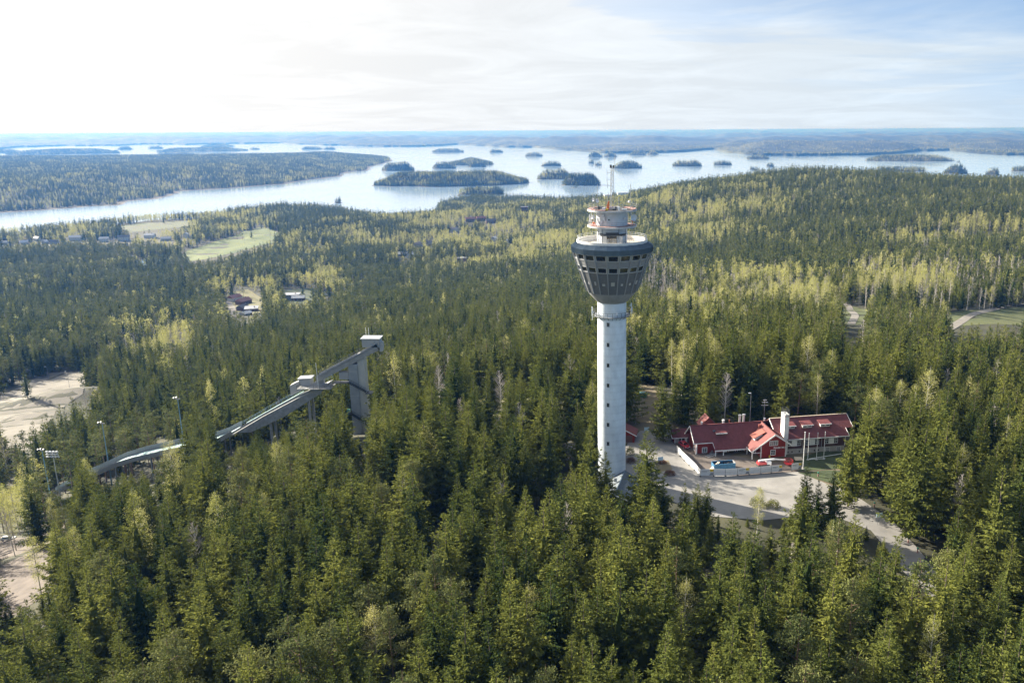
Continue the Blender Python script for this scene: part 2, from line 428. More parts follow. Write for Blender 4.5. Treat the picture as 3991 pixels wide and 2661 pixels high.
# shoreline of the near land, read off at lake level
SHORE = [tuple(onz(x, y, LAKE)[:2]) for x, y in [(-420, 580), (-150, 560), (0, 541), (100, 531), (210, 520), (351, 505), (430, 503), (491, 497), (560, 487), (640, 479), (720, 481), (790, 487), (850, 500), (900, 503), (990, 497), (1010, 474), (1060, 462), (1100, 458), (1200, 461), (1300, 465), (1400, 457), (1500, 441), (1560, 427), (1700, 413), (1900, 403), (2100, 405), (2350, 418), (2800, 430)]]
MAIN = [(-3500, -1500)] + [(-3500, SHORE[0][1])] + SHORE + [(5200, SHORE[-1][1]), (5200, -1500)]
def shore_dist(x, y):
    d = np.full(np.shape(x), 1e9)
    for (x1, y1), (x2, y2) in zip(SHORE[:-1], SHORE[1:]):
        vx, vy = x2 - x1, y2 - y1
        t = np.clip(((x - x1) * vx + (y - y1) * vy) / (vx * vx + vy * vy), 0, 1)
        d = np.minimum(d, np.hypot(x - x1 - t * vx, y - y1 - t * vy))
    return d
def H(x, y):
    x, y = np.asarray(x, float), np.asarray(y, float)
    sh = x.shape
    x, y = x.ravel(), y.ravel()
    z = np.full(x.shape, CP[:, 2].mean())
    for i in range(len(CP)):
        z += _w[i] * np.sqrt((x - CP[i, 0]) ** 2 + (y - CP[i, 1]) ** 2 + 64)
    far = np.clip((np.hypot(x, y) - 320) / 500, 0, 1)
    z += far * (fnoise(x / 160, y / 160, 3) - .5) * 16 + (fnoise(x / 25, y / 25, 2) - .5) * 1.2 * np.clip(np.hypot(x - 45, y - 205) / 45 - 1, 0, 1)
    # the forecourt of the lodge is level
    z += 8 * np.exp(-((x + 318) / 34) ** 2 - ((y - 492) / 13) ** 2) + 4 * np.exp(-((x + 300) / 40) ** 2 - ((y - 455) / 9) ** 2)      # banks on the ski slope
    fl = np.clip(1.6 - np.hypot((x - 45) / 48, (y - 205) / 30), 0, 1)
    z = z * (1 - fl) + (-0.15) * fl
    sd = shore_dist(x, y)
    inside = inpoly(x, y, MAIN)
    k = np.clip(sd / 260, 0, 1); k = k * k * (3 - 2 * k)
    zi = LAKE + 0.6 + np.clip(sd / 40, 0, 1) * 2 + np.maximum(z - LAKE - 2, 1.0) * k
    zo = LAKE - 0.3 - np.clip(sd / 10, 0, 1) * 4
    return np.where(inside, zi, zo).reshape(sh)
def hz(x, y):
    return float(H(np.array([x]), np.array([y]))[0])
def hits(pts, up=0.0):
    """ground points under a list of reading pixels: walk each ray until it meets the terrain"""
    out = []
    T = np.concatenate([np.arange(40, 500, 1.5), np.arange(500, 4200, 6)])
    for x, y in pts:
        d = ray(x, y); d = d / np.hypot(d[0], d[1])
        P = np.array([0, 0, CH]) + T[:, None] * d
        h = H(P[:, 0], P[:, 1]) + up
        k = np.argmax(P[:, 2] <= h) if (P[:, 2] <= h).any() else len(T) - 1
        a, b = P[max(k - 1, 0)], P[k]
        ga, gb = a[2] - h[max(k - 1, 0)], b[2] - h[k]
        t = ga / (ga - gb) if ga != gb else 0
        p = a + (b - a) * min(max(t, 0), 1)
        out.append((p[0], p[1], p[2] - up))
    return out
def hit(x, y, up=0.0):
    return hits([(x, y)], up)[0]

def axis(core0, core1, step, lo, hi, g):
    a = list(np.arange(core0, core1 + .1, step)); s = step
    while a[-1] < hi:
        s *= g; a.append(a[-1] + s)
    s = step
    while a[0] > lo:
        s *= g; a.insert(0, a[0] - s)
    return np.array(a)
gx = axis(-240, 240, 6, -3400, 5000, 1.045)
gy = axis(40, 520, 6, -1200, 4600, 1.035)
GX, GY = np.meshgrid(gx, gy)
nx, ny = len(gx), len(gy)
GZ = H(GX, GY)
idx = np.arange(nx * ny).reshape(ny, nx)
FQ = np.stack([idx[:-1, :-1], idx[:-1, 1:], idx[1:, 1:], idx[1:, :-1]], -1).reshape(-1, 4)
zq = GZ.ravel()[FQ].max(1)
FQ = FQ[zq > LAKE - 3.5]
M['floor'] = mat('forest_floor', (0.040, 0.042, 0.022), 0.95, var=0.4, scale=0.08, col2=(0.075, 0.072, 0.034), bump=0.5, bscale=1.0, detail=9)
gme = mesh_np('ground', np.stack([GX, GY, GZ], -1).reshape(-1, 3), FQ, [M['floor']], smooth=True)
ground = bpy.data.objects.new('ground', gme); COL.objects.link(ground); struct(ground)

# water: one sheet out past the horizon
wm = bpy.data.materials.new('lake_water'); wm.use_nodes = True
t = wm.node_tree; b = t.nodes['Principled BSDF']
b.inputs['Base Color'].default_value = (0.36, 0.50, 0.68, 1); b.inputs['Metallic'].default_value = 0.27; b.inputs['IOR'].default_value = 1.33  # silvery sun glitter of the waves is put into base colour and metallic
co = N(t, 'ShaderNodeTexCoord'); mpn = N(t, 'ShaderNodeMapping'); mpn.inputs['Scale'].default_value = (1, 0.45, 1); mpn.inputs['Rotation'].default_value = (0, 0, .4)
L(t, co.outputs['Object'], mpn.inputs[0])
n1 = N(t, 'ShaderNodeTexNoise', i_Scale=0.05, i_Detail=6.0, i_Roughness=0.65); L(t, mpn.outputs[0], n1.inputs['Vector'])
bp = N(t, 'ShaderNodeBump', i_Strength=0.14, i_Distance=0.8); L(t, n1.outputs[0], bp.inputs['Height']); L(t, bp.outputs[0], b.inputs['Normal'])
n2 = N(t, 'ShaderNodeTexNoise', i_Scale=0.0013, i_Detail=6.0, i_Distortion=1.5); L(t, mpn.outputs[0], n2.inputs['Vector'])
mr = N(t, 'ShaderNodeMapRange', n_1=0.35, n_2=0.65, n_3=0.07, n_4=0.17); L(t, n2.outputs[0], mr.inputs[0]); L(t, mr.outputs[0], b.inputs['Roughness'])
wv = MB(); wv.add([(-55000, -3000, LAKE), (55000, -3000, LAKE), (55000, 56000, LAKE), (-55000, 56000, LAKE)], [(0, 1, 2, 3)])
water = wv.build('lake', wm); struct(water)

# far shore: rolling wooded country to the horizon
fs = [(-700, 350), (-300, 345), (0, 342), (60, 338), (120, 336), (270, 335), (330, 332), (430, 333), (520, 331), (640, 329), (700, 333), (780, 335), (870, 337), (1000, 336), (1050, 333), (1120, 337), (1240, 340), (1300, 346), (1380, 352), (1500, 352), (1560, 350), (1640, 344), (1670, 351), (1720, 357), (1830, 359), (1960, 358), (2040, 355), (2075, 352), (2110, 348), (2180, 346), (2230, 352), (2290, 357), (2400, 358), (2700, 366), (3100, 372)]
fx = np.linspace(-700, 3100, 900)
fy = np.interp(fx, [p[0] for p in fs], [p[1] for p in fs]) + (fnoise(fx / 26, fx * 0 + 3, 3) - .5) * 2.4
base = np.array([onz(x, y, LAKE) for x, y in zip(fx, fy)])
r0 = np.hypot(base[:, 0], base[:, 1]); ux, uy = base[:, 0] / r0, base[:, 1] / r0
RN = 130
def far_hill(X, Y, r, r0):
    rise = np.clip((r - r0) / 2500, 0, 1)
    return (fnoise(X / 2600, Y / 2600, 5) ** 1.6) * 60 * rise + np.clip(fnoise(X / 1000 + 5, Y / 1300, 4) - .43, 0, 1) * 280 * rise + np.clip((r - 38000) / 12000, 0, 1) ** 2 * 110
V = np.zeros((RN, len(fx), 3))
for j in range(RN):
    if j < 2:
        r = r0 + (0, 8)[j]
    else:
        r = r0 * (52000 / r0) ** ((j - 1) / (RN - 2))
        r = np.maximum(r, r0 + 8 + j * 3)
    X, Y = ux * r, uy * r
    hill = far_hill(X, Y, r, r0)
    canopy = 16 + 9 * fnoise(X / 45, Y / 45, 2)
    Z = np.minimum(LAKE + (canopy + hill if j else -2.0 + 0 * X), 62 + 9 * fnoise(X / 1500, Y / 1500, 2))
    V[j] = np.stack([X, Y, Z], -1)
idx = np.arange(RN * len(fx)).reshape(RN, len(fx))
FQ = np.stack([idx[:-1, :-1], idx[:-1, 1:], idx[1:, 1:], idx[1:, :-1]], -1).reshape(-1, 4)
# spots for single trees on its nearer slopes
_q = np.random.RandomState(8); _n = 46000
_i = _q.uniform(0, len(fx) - 1.001, _n); _k = _i.astype(int); _f = _i - _k
_r0 = r0[_k] * (1 - _f) + r0[_k + 1] * _f; _ux = ux[_k] * (1 - _f) + ux[_k + 1] * _f; _uy = uy[_k] * (1 - _f) + uy[_k + 1] * _f
_r = _r0 + 6 + 2600 * _q.rand(_n) ** 1.7
FARPTS = np.column_stack([_ux * _r, _uy * _r, LAKE + 6 + far_hill(_ux * _r, _uy * _r, _r, _r0)])
M['farwood'] = mat('distant_woodland', (0.005, 0.010, 0.006), 0.95, var=0.2, scale=0.0024, col2=(0.075, 0.08, 0.036), detail=13, bump=1.0, bscale=0.02, stretch=(1, .35, 1))  # dark streaks: woods with their shadows painted in; paler patches are fields
_rp = [n_ for n_ in M['farwood'].node_tree.nodes if n_.type == 'VALTORGB'][0].color_ramp.elements; _rp[0].position = .46; _rp[1].position = .62
o = bpy.data.objects.new('distant_shore', mesh_np('distant_shore', V.reshape(-1, 3), FQ, [M['farwood']], smooth=True)); COL.objects.link(o); struct(o)

# islands and the long peninsula on the left
LAND = []       # (name, fn(x,y)->height above lake or <0, bounds) for tree planting
M['shorebank'] = mat('stony_shore', (0.12, 0.105, 0.085), 0.95, var=0.3, scale=0.05)
def landmass(name, outline, hgt, ramp, step, seed):
    """land inside a shoreline polygon (world x, y), rising inland"""
    P = np.array(outline)
    x0, y0 = P.min(0) - 2 * step; x1, y1 = P.max(0) + 2 * step
    ax_, ay_ = np.arange(x0, x1, step), np.arange(y0, y1, step)
    X, Y = np.meshgrid(ax_, ay_)
    def fn(x, y):
        x, y = np.asarray(x, float), np.asarray(y, float)
        wob = step * 1.2
        xx, yy = x + (fnoise(x / (4 * step) + seed, y / (4 * step), 3) - .5) * wob * 2, y + (fnoise(x / (4 * step), y / (4 * step) + seed, 3) - .5) * wob * 2
        d = np.full(x.shape, 1e9)
        for i in range(len(P)):
            (a, b_), (c, e) = P[i], P[(i + 1) % len(P)]
            vx, vy = c - a, e - b_
            tt = np.clip(((xx - a) * vx + (yy - b_) * vy) / max(vx * vx + vy * vy, 1e-6), 0, 1)
            d = np.minimum(d, np.hypot(xx - a - tt * vx, yy - b_ - tt * vy))
        ins = inpoly(xx, yy, outline)
        k = np.clip(d / ramp, 0, 1); k = k * k * (3 - 2 * k)
        return np.where(ins, 0.3 + hgt * k * (.7 + .6 * fnoise(x / (ramp * 1.5) + seed, y / (ramp * 1.5), 3)), -np.clip(d / step, 0, 3) - .2)
    Z = fn(X, Y)
    n_, m_ = X.shape
    ix = np.arange(n_ * m_).reshape(n_, m_)
    Fq = np.stack([ix[:-1, :-1], ix[:-1, 1:], ix[1:, 1:], ix[1:, :-1]], -1).reshape(-1, 4)
    Fq = Fq[Z.ravel()[Fq].max(1) > 0]
    if not len(Fq):
        return
    used, inv = np.unique(Fq, return_inverse=True)
    Vv = np.stack([X, Y, Z + LAKE], -1).reshape(-1, 3)[used]
    mi = (Z.ravel()[Fq].max(1) < 0.9).astype(int)
    o = bpy.data.objects.new(name, mesh_np(name, Vv, inv.reshape(-1, 4), [M['floor'], M['shorebank']], mi, smooth=True))
    COL.objects.link(o); struct(o)
    LAND.append((fn, (x0, x1, y0, y1), step))
ISL = [(859, 1214, 428, 387, .42), (1231, 1320, 413, 388, .6), (1290, 1382, 427, 396, .5), (1053, 1160, 448, 426, .35), (1032, 1136, 381, 353, 1.2), (994, 1048, 388, 372, .5), (1075, 1118, 384, 370, .4),
       (878, 950, 393, 373, .45), (1407, 1476, 388, 370, .5), (1542, 1614, 383, 369, .4), (1638, 1682, 380, 369, .4), (1207, 1248, 360, 350, .6), (993, 1064, 350, 341, .5), (1351, 1366, 376, 367, .6), (1363, 1384, 380, 371, .5),
       (1242, 1290, 382, 371, .25), (1350, 1385, 361, 348, .8), (1386, 1418, 361, 349, .8), (1442, 1485, 357, 347, .8), (1484, 1514, 356, 346, .8), (1124, 1156, 351, 342, .5), (1715, 1768, 366, 356, .5), (1759, 1779, 384, 373, .7), (1719, 1743, 390, 381, .4),
       (1983, 2190, 371, 356, .35), (2166, 2222, 400, 381, .6), (2001, 2130, 394, 383, .3), (2263, 2297, 403, 387, .6), (2321, 2380, 394, 383, .5), (2196, 2206, 373, 366, .7),
       (379, 553, 349, 339, .5), (369, 443, 357, 350, .25), (344, 372, 342, 336, .6), (51, 254, 355, 343, .4), (-60, 36, 352, 345, .4), (695, 738, 344, 337, .5), (743, 770, 344, 338, .5), (470, 531, 338, 331, .6), (273, 302, 344, 337, .6), (261, 271, 348, 343, .6),
       (491, 504, 452, 444, .5), (766, 784, 467, 452, .6), (575, 595, 344, 339, .6), (1308, 1330, 432, 422, .4)]
for k, (xl, xr, yb, yt, asp) in enumerate(ISL):
    a, b_ = onz(xl, yb, LAKE), onz(xr, yb, LAKE)
    hw = np.hypot(*(b_ - a)[:2]) / 2; c0 = (a + b_) / 2
    dist = np.hypot(*c0[:2])
    fwd = c0[:2] / dist; rt = np.array([fwd[1], -fwd[0]])
    hd = hw * asp * 1.3
    tot = (yb - yt) / 1906 * dist
    top = max(1.5, min(tot - 17 - 2 * hd * 235 / dist * .6, 38))
    cen = c0[:2] + fwd * hd
    pts = []
    for i in range(22):
        an = 2 * math.pi * i / 22
        rr = 1 + .28 * (fnoise(np.array([k * 3.1 + math.cos(an) * 1.3]), np.array([math.sin(an) * 1.3 + k]), 2)[0] - .5) * 2
        ca, sa = math.cos(an), math.sin(an)
        pw = 0.8
        ca, sa = math.copysign(abs(ca) ** pw, ca), math.copysign(abs(sa) ** pw, sa)
        p = cen + rt * ca * hw * (.9 + .1 * rr) + fwd * sa * hd * rr
        pts.append((p[0], p[1]))
    landmass('island', pts, top, max(hd * .8, 20), max(6, hw / 14), k * 1.7)
front = [(-700, 560), (-300, 520), (0, 489), (100, 483), (200, 475), (270, 473), (300, 462), (360, 457), (400, 449), (415, 440), (470, 437), (560, 431), (650, 423), (720, 413), (790, 405), (800, 396), (850, 392), (856, 383), (880, 377), (902, 369)]
back = [(897, 363), (850, 359), (800, 356), (770, 352), (740, 352), (700, 358), (600, 364), (450, 366), (300, 368), (150, 371), (0, 374), (-300, 378), (-700, 385)]
landmass('peninsula', [tuple(onz(x, y, LAKE)[:2]) for x, y in front + back], 46, 620, 28, 2.2)

# ---------------------------------------------------------------- cleared ground: sheets laid on the terrain
def patch(name, poly, m, step, lift, world=False):
    P = list(poly) if world else [p[:2] for p in hits(poly)]
    xs, ys = [p[0] for p in P], [p[1] for p in P]
    bm = bmesh.new()
    n = max(2, int((max(xs) - min(xs)) / step)); k = max(2, int((max(ys) - min(ys)) / step))
    vs = [bm.verts.new((x, y, 0)) for x, y in P]
    bm.faces.new(vs)
    for i in range(1, n):
        x = min(xs) + (max(xs) - min(xs)) * i / n
        bmesh.ops.bisect_plane(bm, geom=bm.verts[:] + bm.edges[:] + bm.faces[:], plane_co=(x, 0, 0), plane_no=(1, 0, 0))
    for i in range(1, k):
        y = min(ys) + (max(ys) - min(ys)) * i / k
        bmesh.ops.bisect_plane(bm, geom=bm.verts[:] + bm.edges[:] + bm.faces[:], plane_co=(0, y, 0), plane_no=(0, 1, 0))
    co = np.array([v.co for v in bm.verts])
    z = H(co[:, 0], co[:, 1]) + lift
    for v, zz_ in zip(bm.verts, z):
        v.co.z = zz_
    for f in bm.faces:
        if f.normal.z < 0:
            f.normal_flip()
    me = bpy.data.meshes.new(name); bm.to_mesh(me); bm.free()
    me.materials.append(m)
    o = bpy.data.objects.new(name, me); COL.objects.link(o); struct(o)
    return P
def strip(name, line, w, m, lift, world=False, seg=4.0):
    P = [np.array(p[:2]) for p in (line if world else hits(line))]
    Q = []
    for a, b_ in zip(P[:-1], P[1:]):
        n = max(1, int(np.hypot(*(b_ - a)) / seg))
        Q += [a + (b_ - a) * i / n for i in range(n)]
    Q.append(P[-1]); Q = np.array(Q)
    for _ in range(3):
        Q[1:-1] = (Q[:-2] + 2 * Q[1:-1] + Q[2:]) / 4
    d = np.gradient(Q, axis=0); d /= np.hypot(d[:, 0], d[:, 1])[:, None]
    nr = np.stack([-d[:, 1], d[:, 0]], -1)
    rows = [Q + nr * w * k for k in (-.5, -.17, .17, .5)]
    V = np.stack(rows, 1)
    Z = H(V[..., 0], V[..., 1]) + lift
    V = np.concatenate([V, Z[..., None]], -1)
    ix = np.arange(len(Q) * 4).reshape(len(Q), 4)
    Fq = np.stack([ix[:-1, :-1], ix[:-1, 1:], ix[1:, 1:], ix[1:, :-1]], -1).reshape(-1, 4)[:, ::-1]
    o = bpy.data.objects.new(name, mesh_np(name, V.reshape(-1, 3), Fq, [m])); COL.objects.link(o); struct(o)
    return Q
CLEAR = []      # reading-pixel polygons whose ground stays free of trees: (polygon, density kept)
def cleared(poly, keep=0.0):
    CLEAR.append((poly, keep)); return poly
PLAZA = [(1405, 1078), (1436, 1025), (1470, 990), (1530, 985), (1548, 1003), (1590, 1060), (1625, 1090), (1700, 1092), (1830, 1083), (1900, 1112), (1950, 1128), (2000, 1162), (2060, 1205), (2125, 1280), (2085, 1320), (2000, 1218), (1900, 1180), (1750, 1195), (1620, 1185), (1530, 1145), (1450, 1095)]
YARD = [(1435, 1030), (1440, 990), (1480, 978), (1540, 968), (1600, 985), (1950, 1000), (1985, 1030), (1992, 1085), (1950, 1128), (1900, 1112), (1830, 1083), (1700, 1092), (1625, 1090), (1590, 1060), (1548, 1003), (1530, 985), (1470, 990)]
patch('yard', YARD, M['dirt'], 5, 0.06)
patch('grass_bank', [(1812, 1060), (1880, 1038), (1965, 1035), (1985, 1050), (1960, 1075), (1900, 1078), (1830, 1083)], M['lawn'], 3, 0.12)
patch('grass_verge', [(1832, 1086), (1900, 1080), (1975, 1085), (1990, 1110), (1960, 1124), (1900, 1108)], M['lawn'], 3, 0.13)
patch('forecourt', PLAZA, M['asphalt'], 4, 0.10)
patch('work_yard', [(1540, 1012), (1585, 1005), (1600, 1035), (1700, 1050), (1760, 1062), (1850, 1070), (1830, 1084), (1700, 1093), (1625, 1091), (1590, 1060)], M['gravel'], 3, 0.14)
patch('flower_bed', [(1500, 1060), (1535, 1058), (1545, 1078), (1515, 1085)], M['dirt'], 2, 0.14)
cleared(PLAZA); cleared(YARD)
strip('access_road', [(2080, 1280), (2150, 1345), (2240, 1430), (2330, 1535), (2400, 1640)], 7.5, M['asphalt'], 0.09)
cleared([(2000, 1200), (2120, 1270), (2352, 1500), (2352, 1620), (2300, 1560), (2160, 1420), (2060, 1310)])
strip('footpath', [(1425, 1040), (1330, 1030), (1200, 1010), (1060, 985), (960, 985), (930, 1010)], 4.5, M['road'], 0.08)
GLADE = [(840, 935), (930, 925), (1060, 915), (1200, 915), (1310, 925), (1310, 970), (1200, 985), (1060, 1000), (930, 1015), (870, 990)]
patch('glade', GLADE, M['dry_grass'], 6, 0.05); cleared(GLADE, 0.25)
GLADE2 = [(1432, 905), (1490, 880), (1545, 930), (1600, 935), (1600, 950), (1540, 978), (1440, 985)]
patch('clearing', GLADE2, M['dirt'], 5, 0.04); cleared(GLADE2, 0.08)
LOT = [(-60, 1330), (60, 1272), (122, 1258), (150, 1300), (130, 1335), (90, 1375), (40, 1410), (-60, 1430)]
patch('gravel_lot', LOT, M['gravel'], 5, 0.05); cleared(LOT)
LOT2 = [(-60, 1225), (60, 1235), (110, 1190), (200, 1215), (120, 1250), (60, 1268), (-60, 1300)]
patch('car_park', LOT2, M['gravel'], 5, 0.04); cleared(LOT2, 0.7)
SLOPE = [(-120, 1010), (-120, 930), (0, 910), (60, 875), (120, 855), (215, 850), (245, 862), (230, 880), (190, 905), (150, 930), (100, 985), (60, 1035), (-40, 1065)]
patch('ski_slope', SLOPE, M['slope'], 7, 0.05); cleared(SLOPE, 0.015)
MEADOW = [(1905, 715), (1960, 705), (2030, 715), (2170, 720), (2352, 705), (2400, 705), (2400, 748), (2260, 745), (2130, 752), (2000, 748), (1935, 745)]
patch('meadow', MEADOW, M['meadow'], 12, 0.1); cleared(MEADOW, 0.03)
strip('forest_track', [(2170, 760), (2205, 740), (2235, 722), (2300, 705), (2380, 690)], 6, M['road'], 0.25)
strip('forest_track', [(1930, 690), (1950, 705), (1965, 725), (1955, 745)], 5, M['road'], 0.25)
MEADOW2 = [(2085, 548), (2160, 545), (2352, 540), (2352, 556), (2200, 562), (2090, 560)]
patch('meadow', MEADOW2, M['meadow'], 20, 0.2); cleared(MEADOW2, 0.1)
FIELD1 = [(400, 600), (430, 575), (480, 560), (545, 540), (600, 520), (650, 540), (640, 556), (560, 575), (500, 590), (450, 602)]
patch('field', FIELD1, M['field_green'], 20, 0.3); cleared(FIELD1, 0.02)
FIELD2 = [(250, 520), (330, 512), (440, 506), (470, 512), (420, 522), (300, 534)]
patch('field', FIELD2, M['field_brown'], 20, 0.3); cleared(FIELD2, 0.03)
TOWN = [(0, 560), (60, 548), (160, 540), (300, 530), (420, 535), (420, 562), (250, 572), (0, 585)]
cleared(TOWN, 0.85)
POND = [(285, 603), (340, 597), (395, 592), (410, 600), (370, 608), (300, 613)]
pw = [p[:2] for p in hits(POND)]; pzl = min(p[2] for p in hits(POND)) 
o = MB().add([(x, y, hz(x, y) + 0.8) for x, y in pw], [tuple(range(len(pw)))[::-1]]).build('pond', wm); struct(o)
cleared(POND)
strip('village_street', [(520, 690), (530, 705), (535, 725), (515, 742)], 9, M['road'], 0.3)
HOUSEC = [(520, 672), (570, 665), (612, 690), (600, 718), (545, 728), (515, 712)]
HOUSEC2 = [(640, 668), (720, 662), (740, 690), (660, 702)]
patch('garden', HOUSEC, M['dry_grass'], 10, 0.2); patch('garden', HOUSEC2, M['lawn'], 10, 0.2)
cleared(HOUSEC, 0.12); cleared(HOUSEC2, 0.12)

# ---------------------------------------------------------------- observation tower
TX, TY = 6.05, 200.0
tower = thing('observation_tower', 'tall round concrete observation tower with dark glazed pod and antenna mast', 'tower', (TX, TY, 0))
mc = M['tower_concrete'] = striped(mat('tower_concrete', (0.70, 0.75, 0.78), 0.85, var=0.15, scale=0.4, bump=0.3, bscale=1.2, stretch=(1, 1, 0.45), detail=9), 'Z', 0.17, 0.03, 0.3, 0.06)
MB().lathe([(3.72, -3), (3.62, 0), (3.55, 8), (3.55, 48.6)], 64).build('shaft', mc, tower, True)
MB().lathe([(3.56, 48.2), (4.3, 48.9), (5.75, 50.5), (5.95, 50.9), (5.8, 51.3)], 64).build('pod_collar', M['concrete_dark'], tower, True)
for zw in (43.1, 38.04, 32.85, 27.69, 22.58, 17.4, 12.33, 7.02):
    fr = MB()
    a0 = math.radians(-107)
    cx, cy = 3.5 * math.cos(a0), 3.5 * math.sin(a0)
    w = MB().box(-.36, .36, -.10, .25, -.52, .52).build('window', M['concrete_dark'], tower, loc=(cx, cy, zw)); w.rotation_euler = (0, 0, a0 + math.pi / 2)
    MB().box(-.24, .24, -.13, -.08, -.40, .40).build('pane', M['glass'], w)
# ring gallery below the pod
g = MB().lathe([(3.6, 44.8), (4.5, 44.8), (4.5, 44.92), (3.6, 44.92)], 48, closed=True).build('ring_gallery', M['steel'], tower)
rl = MB()
for zr in (45.45, 46.0):
    rl.lathe([(4.42, zr - .03), (4.5, zr - .03), (4.5, zr + .03), (4.42, zr + .03)], 48, closed=True)
for i in range(24):
    a = 2 * math.pi * i / 24
    rl.tube((4.46 * math.cos(a), 4.46 * math.sin(a), 44.85), (4.46 * math.cos(a), 4.46 * math.sin(a), 46.0), .05, 5)
    rl.tube((3.55 * math.cos(a), 3.55 * math.sin(a), 44.2), (4.46 * math.cos(a), 4.46 * math.sin(a), 44.85), .05, 5)
rl.build('gallery_railing', M['darksteel'], tower)
rnd = random.Random(3)
for a, z0, hgt in ((.05, 44.4, 2.4), (-.12, 45.2, 1.6), (.2, 46.2, 1.4), (3.0, 43.4, 3.2), (3.2, 44.6, 2.4), (3.35, 45.0, 1.2), (-1.35, 45.6, .9)):
    r_ = 4.9
    p = (r_ * math.cos(a), r_ * math.sin(a))
    MB().tube((p[0], p[1], z0), (p[0], p[1], z0 + hgt), .06, 6).tube((4.3 * math.cos(a), 4.3 * math.sin(a), z0 + .8), (p[0], p[1], z0 + .8), .05, 5).box(p[0] - .16, p[0] + .16, p[1] - .12, p[1] + .12, z0 + hgt * .35, z0 + hgt * .95).build('panel_antenna', M['dish'], tower)
# pod: twenty bays of cladding, two rows of windows, ribs between
NB = 20
Z_T, R_T, Z_B, R_B = 60.75, 9.62, 50.95, 6.12
def rad(z):
    return R_B + (R_T - R_B) * (z - Z_B) / (Z_T - Z_B)
def ringpt(a, z, off=0.0, t=0.0):
    r = (rad(z) + off)
    return np.array([r * math.cos(a), r * math.sin(a), z]) + np.array([-math.sin(a), math.cos(a), 0]) * t
DA = 2 * math.pi / NB
def bayquad(mb, k, z0, z1, f0, f1, out, thick):
    """flat panel on bay k between heights and fractions of the bay's width"""
    aL, aR = -math.pi / 2 + (k - .5) * DA, -math.pi / 2 + (k + .5) * DA
    def pt(f, z, off):
        a, b_ = ringpt(aL, z, 0), ringpt(aR, z, 0)
        p = a + (b_ - a) * f
        ac = (aL + aR) / 2
        return tuple(p + np.array([math.cos(ac), math.sin(ac), -.33]) * off)
    q = [(f0, z0), (f1, z0), (f1, z1), (f0, z1)]
    mb.hexa([pt(f, z_, out - thick) for f, z_ in q], [pt(f, z_, out) for f, z_ in q])
M['rib'] = mat('rib_metal', (.33, .34, .35), .5, .3, var=.06)
for k in range(NB):
    # lower dark cladding, middle band, upper head piece
    p1 = MB(); bayquad(p1, k, 50.95, 56.35, 0.0, 1.0, 0, .15); p1.build('cladding_panel', M['clad_dark'], tower)
    p2 = MB(); bayquad(p2, k, 57.75, 59.3, 0.0, 1.0, 0, .15); p2.build('cladding_panel', M['clad'], tower)
    for (za, zb) in ((56.35, 57.75), (59.3, 60.72)):
        wn = MB()
        bayquad(wn, k, za, za + .16, .03, .97, .10, .25); bayquad(wn, k, zb - .1, zb, .03, .97, .05, .2)
        bayquad(wn, k, za, zb, .03, .13, .05, .2); bayquad(wn, k, za, zb, .87, .97, .05, .2)
        wf = wn.build('window', M['alu'], tower)
        pn = MB(); bayquad(pn, k, za + .1, zb - .06, .11, .89, -.06, .08); pn.build('pane', M['glass'], wf)
    sm = MB(); wd = (.2, .12, .1, .16)[k % 4]
    bayquad(sm, k, 53.2, 53.75 + .4 * (k % 3 == 0), .5 - wd, .5 + wd, .04, .1)
    sm.build('small_window', M['alu'], tower)
    aR = -math.pi / 2 + (k + .5) * DA
    rb = MB()
    P = [ringpt(aR, 50.9, -.05, s_) for s_ in (-.09, .09)] + [ringpt(aR, 50.9, .22, s_) for s_ in (.09, -.09)]
    Q = [ringpt(aR, 60.9, -.05, s_) for s_ in (-.14, .14)] + [ringpt(aR, 60.9, .22, s_) for s_ in (.14, -.14)]
    rb.hexa(P, Q); rb.build('rib', M['rib'], tower)
    # sheet-metal skirt with standing seams
    aL = -math.pi / 2 + (k - .5) * DA
    def sk(a, r, z_): return (r * math.cos(a), r * math.sin(a), z_)
    s_ = MB()
    s_.add([sk(aL, 9.85, 60.75), sk(aR, 9.85, 60.75), sk(aR, 9.95, 62.0), sk(aL, 9.95, 62.0), sk(aR, 8.5, 63.0), sk(aL, 8.5, 63.0), sk(aL, 9.55, 60.75), sk(aR, 9.55, 60.75)], [(0, 1, 2, 3), (3, 2, 4, 5), (6, 7, 1, 0)])
    sp = s_.build('roof_skirt_panel', M['seam'], tower)
    sm = MB()
    for j in range(8):
        f = j / 8
        def mixp(p, q): return tuple(p[i] + (q[i] - p[i]) * f for i in range(3))
        lo, mi, hi = mixp(sk(aL, 9.88, 60.75), sk(aR, 9.88, 60.75)), mixp(sk(aL, 9.98, 62.02), sk(aR, 9.98, 62.02)), mixp(sk(aL, 8.53, 63.02), sk(aR, 8.53, 63.02))
        sm.beam(lo, mi, .05, .09); sm.beam(mi, hi, .05, .09)
    sm.build('standing_seam', M['seam'], sp)
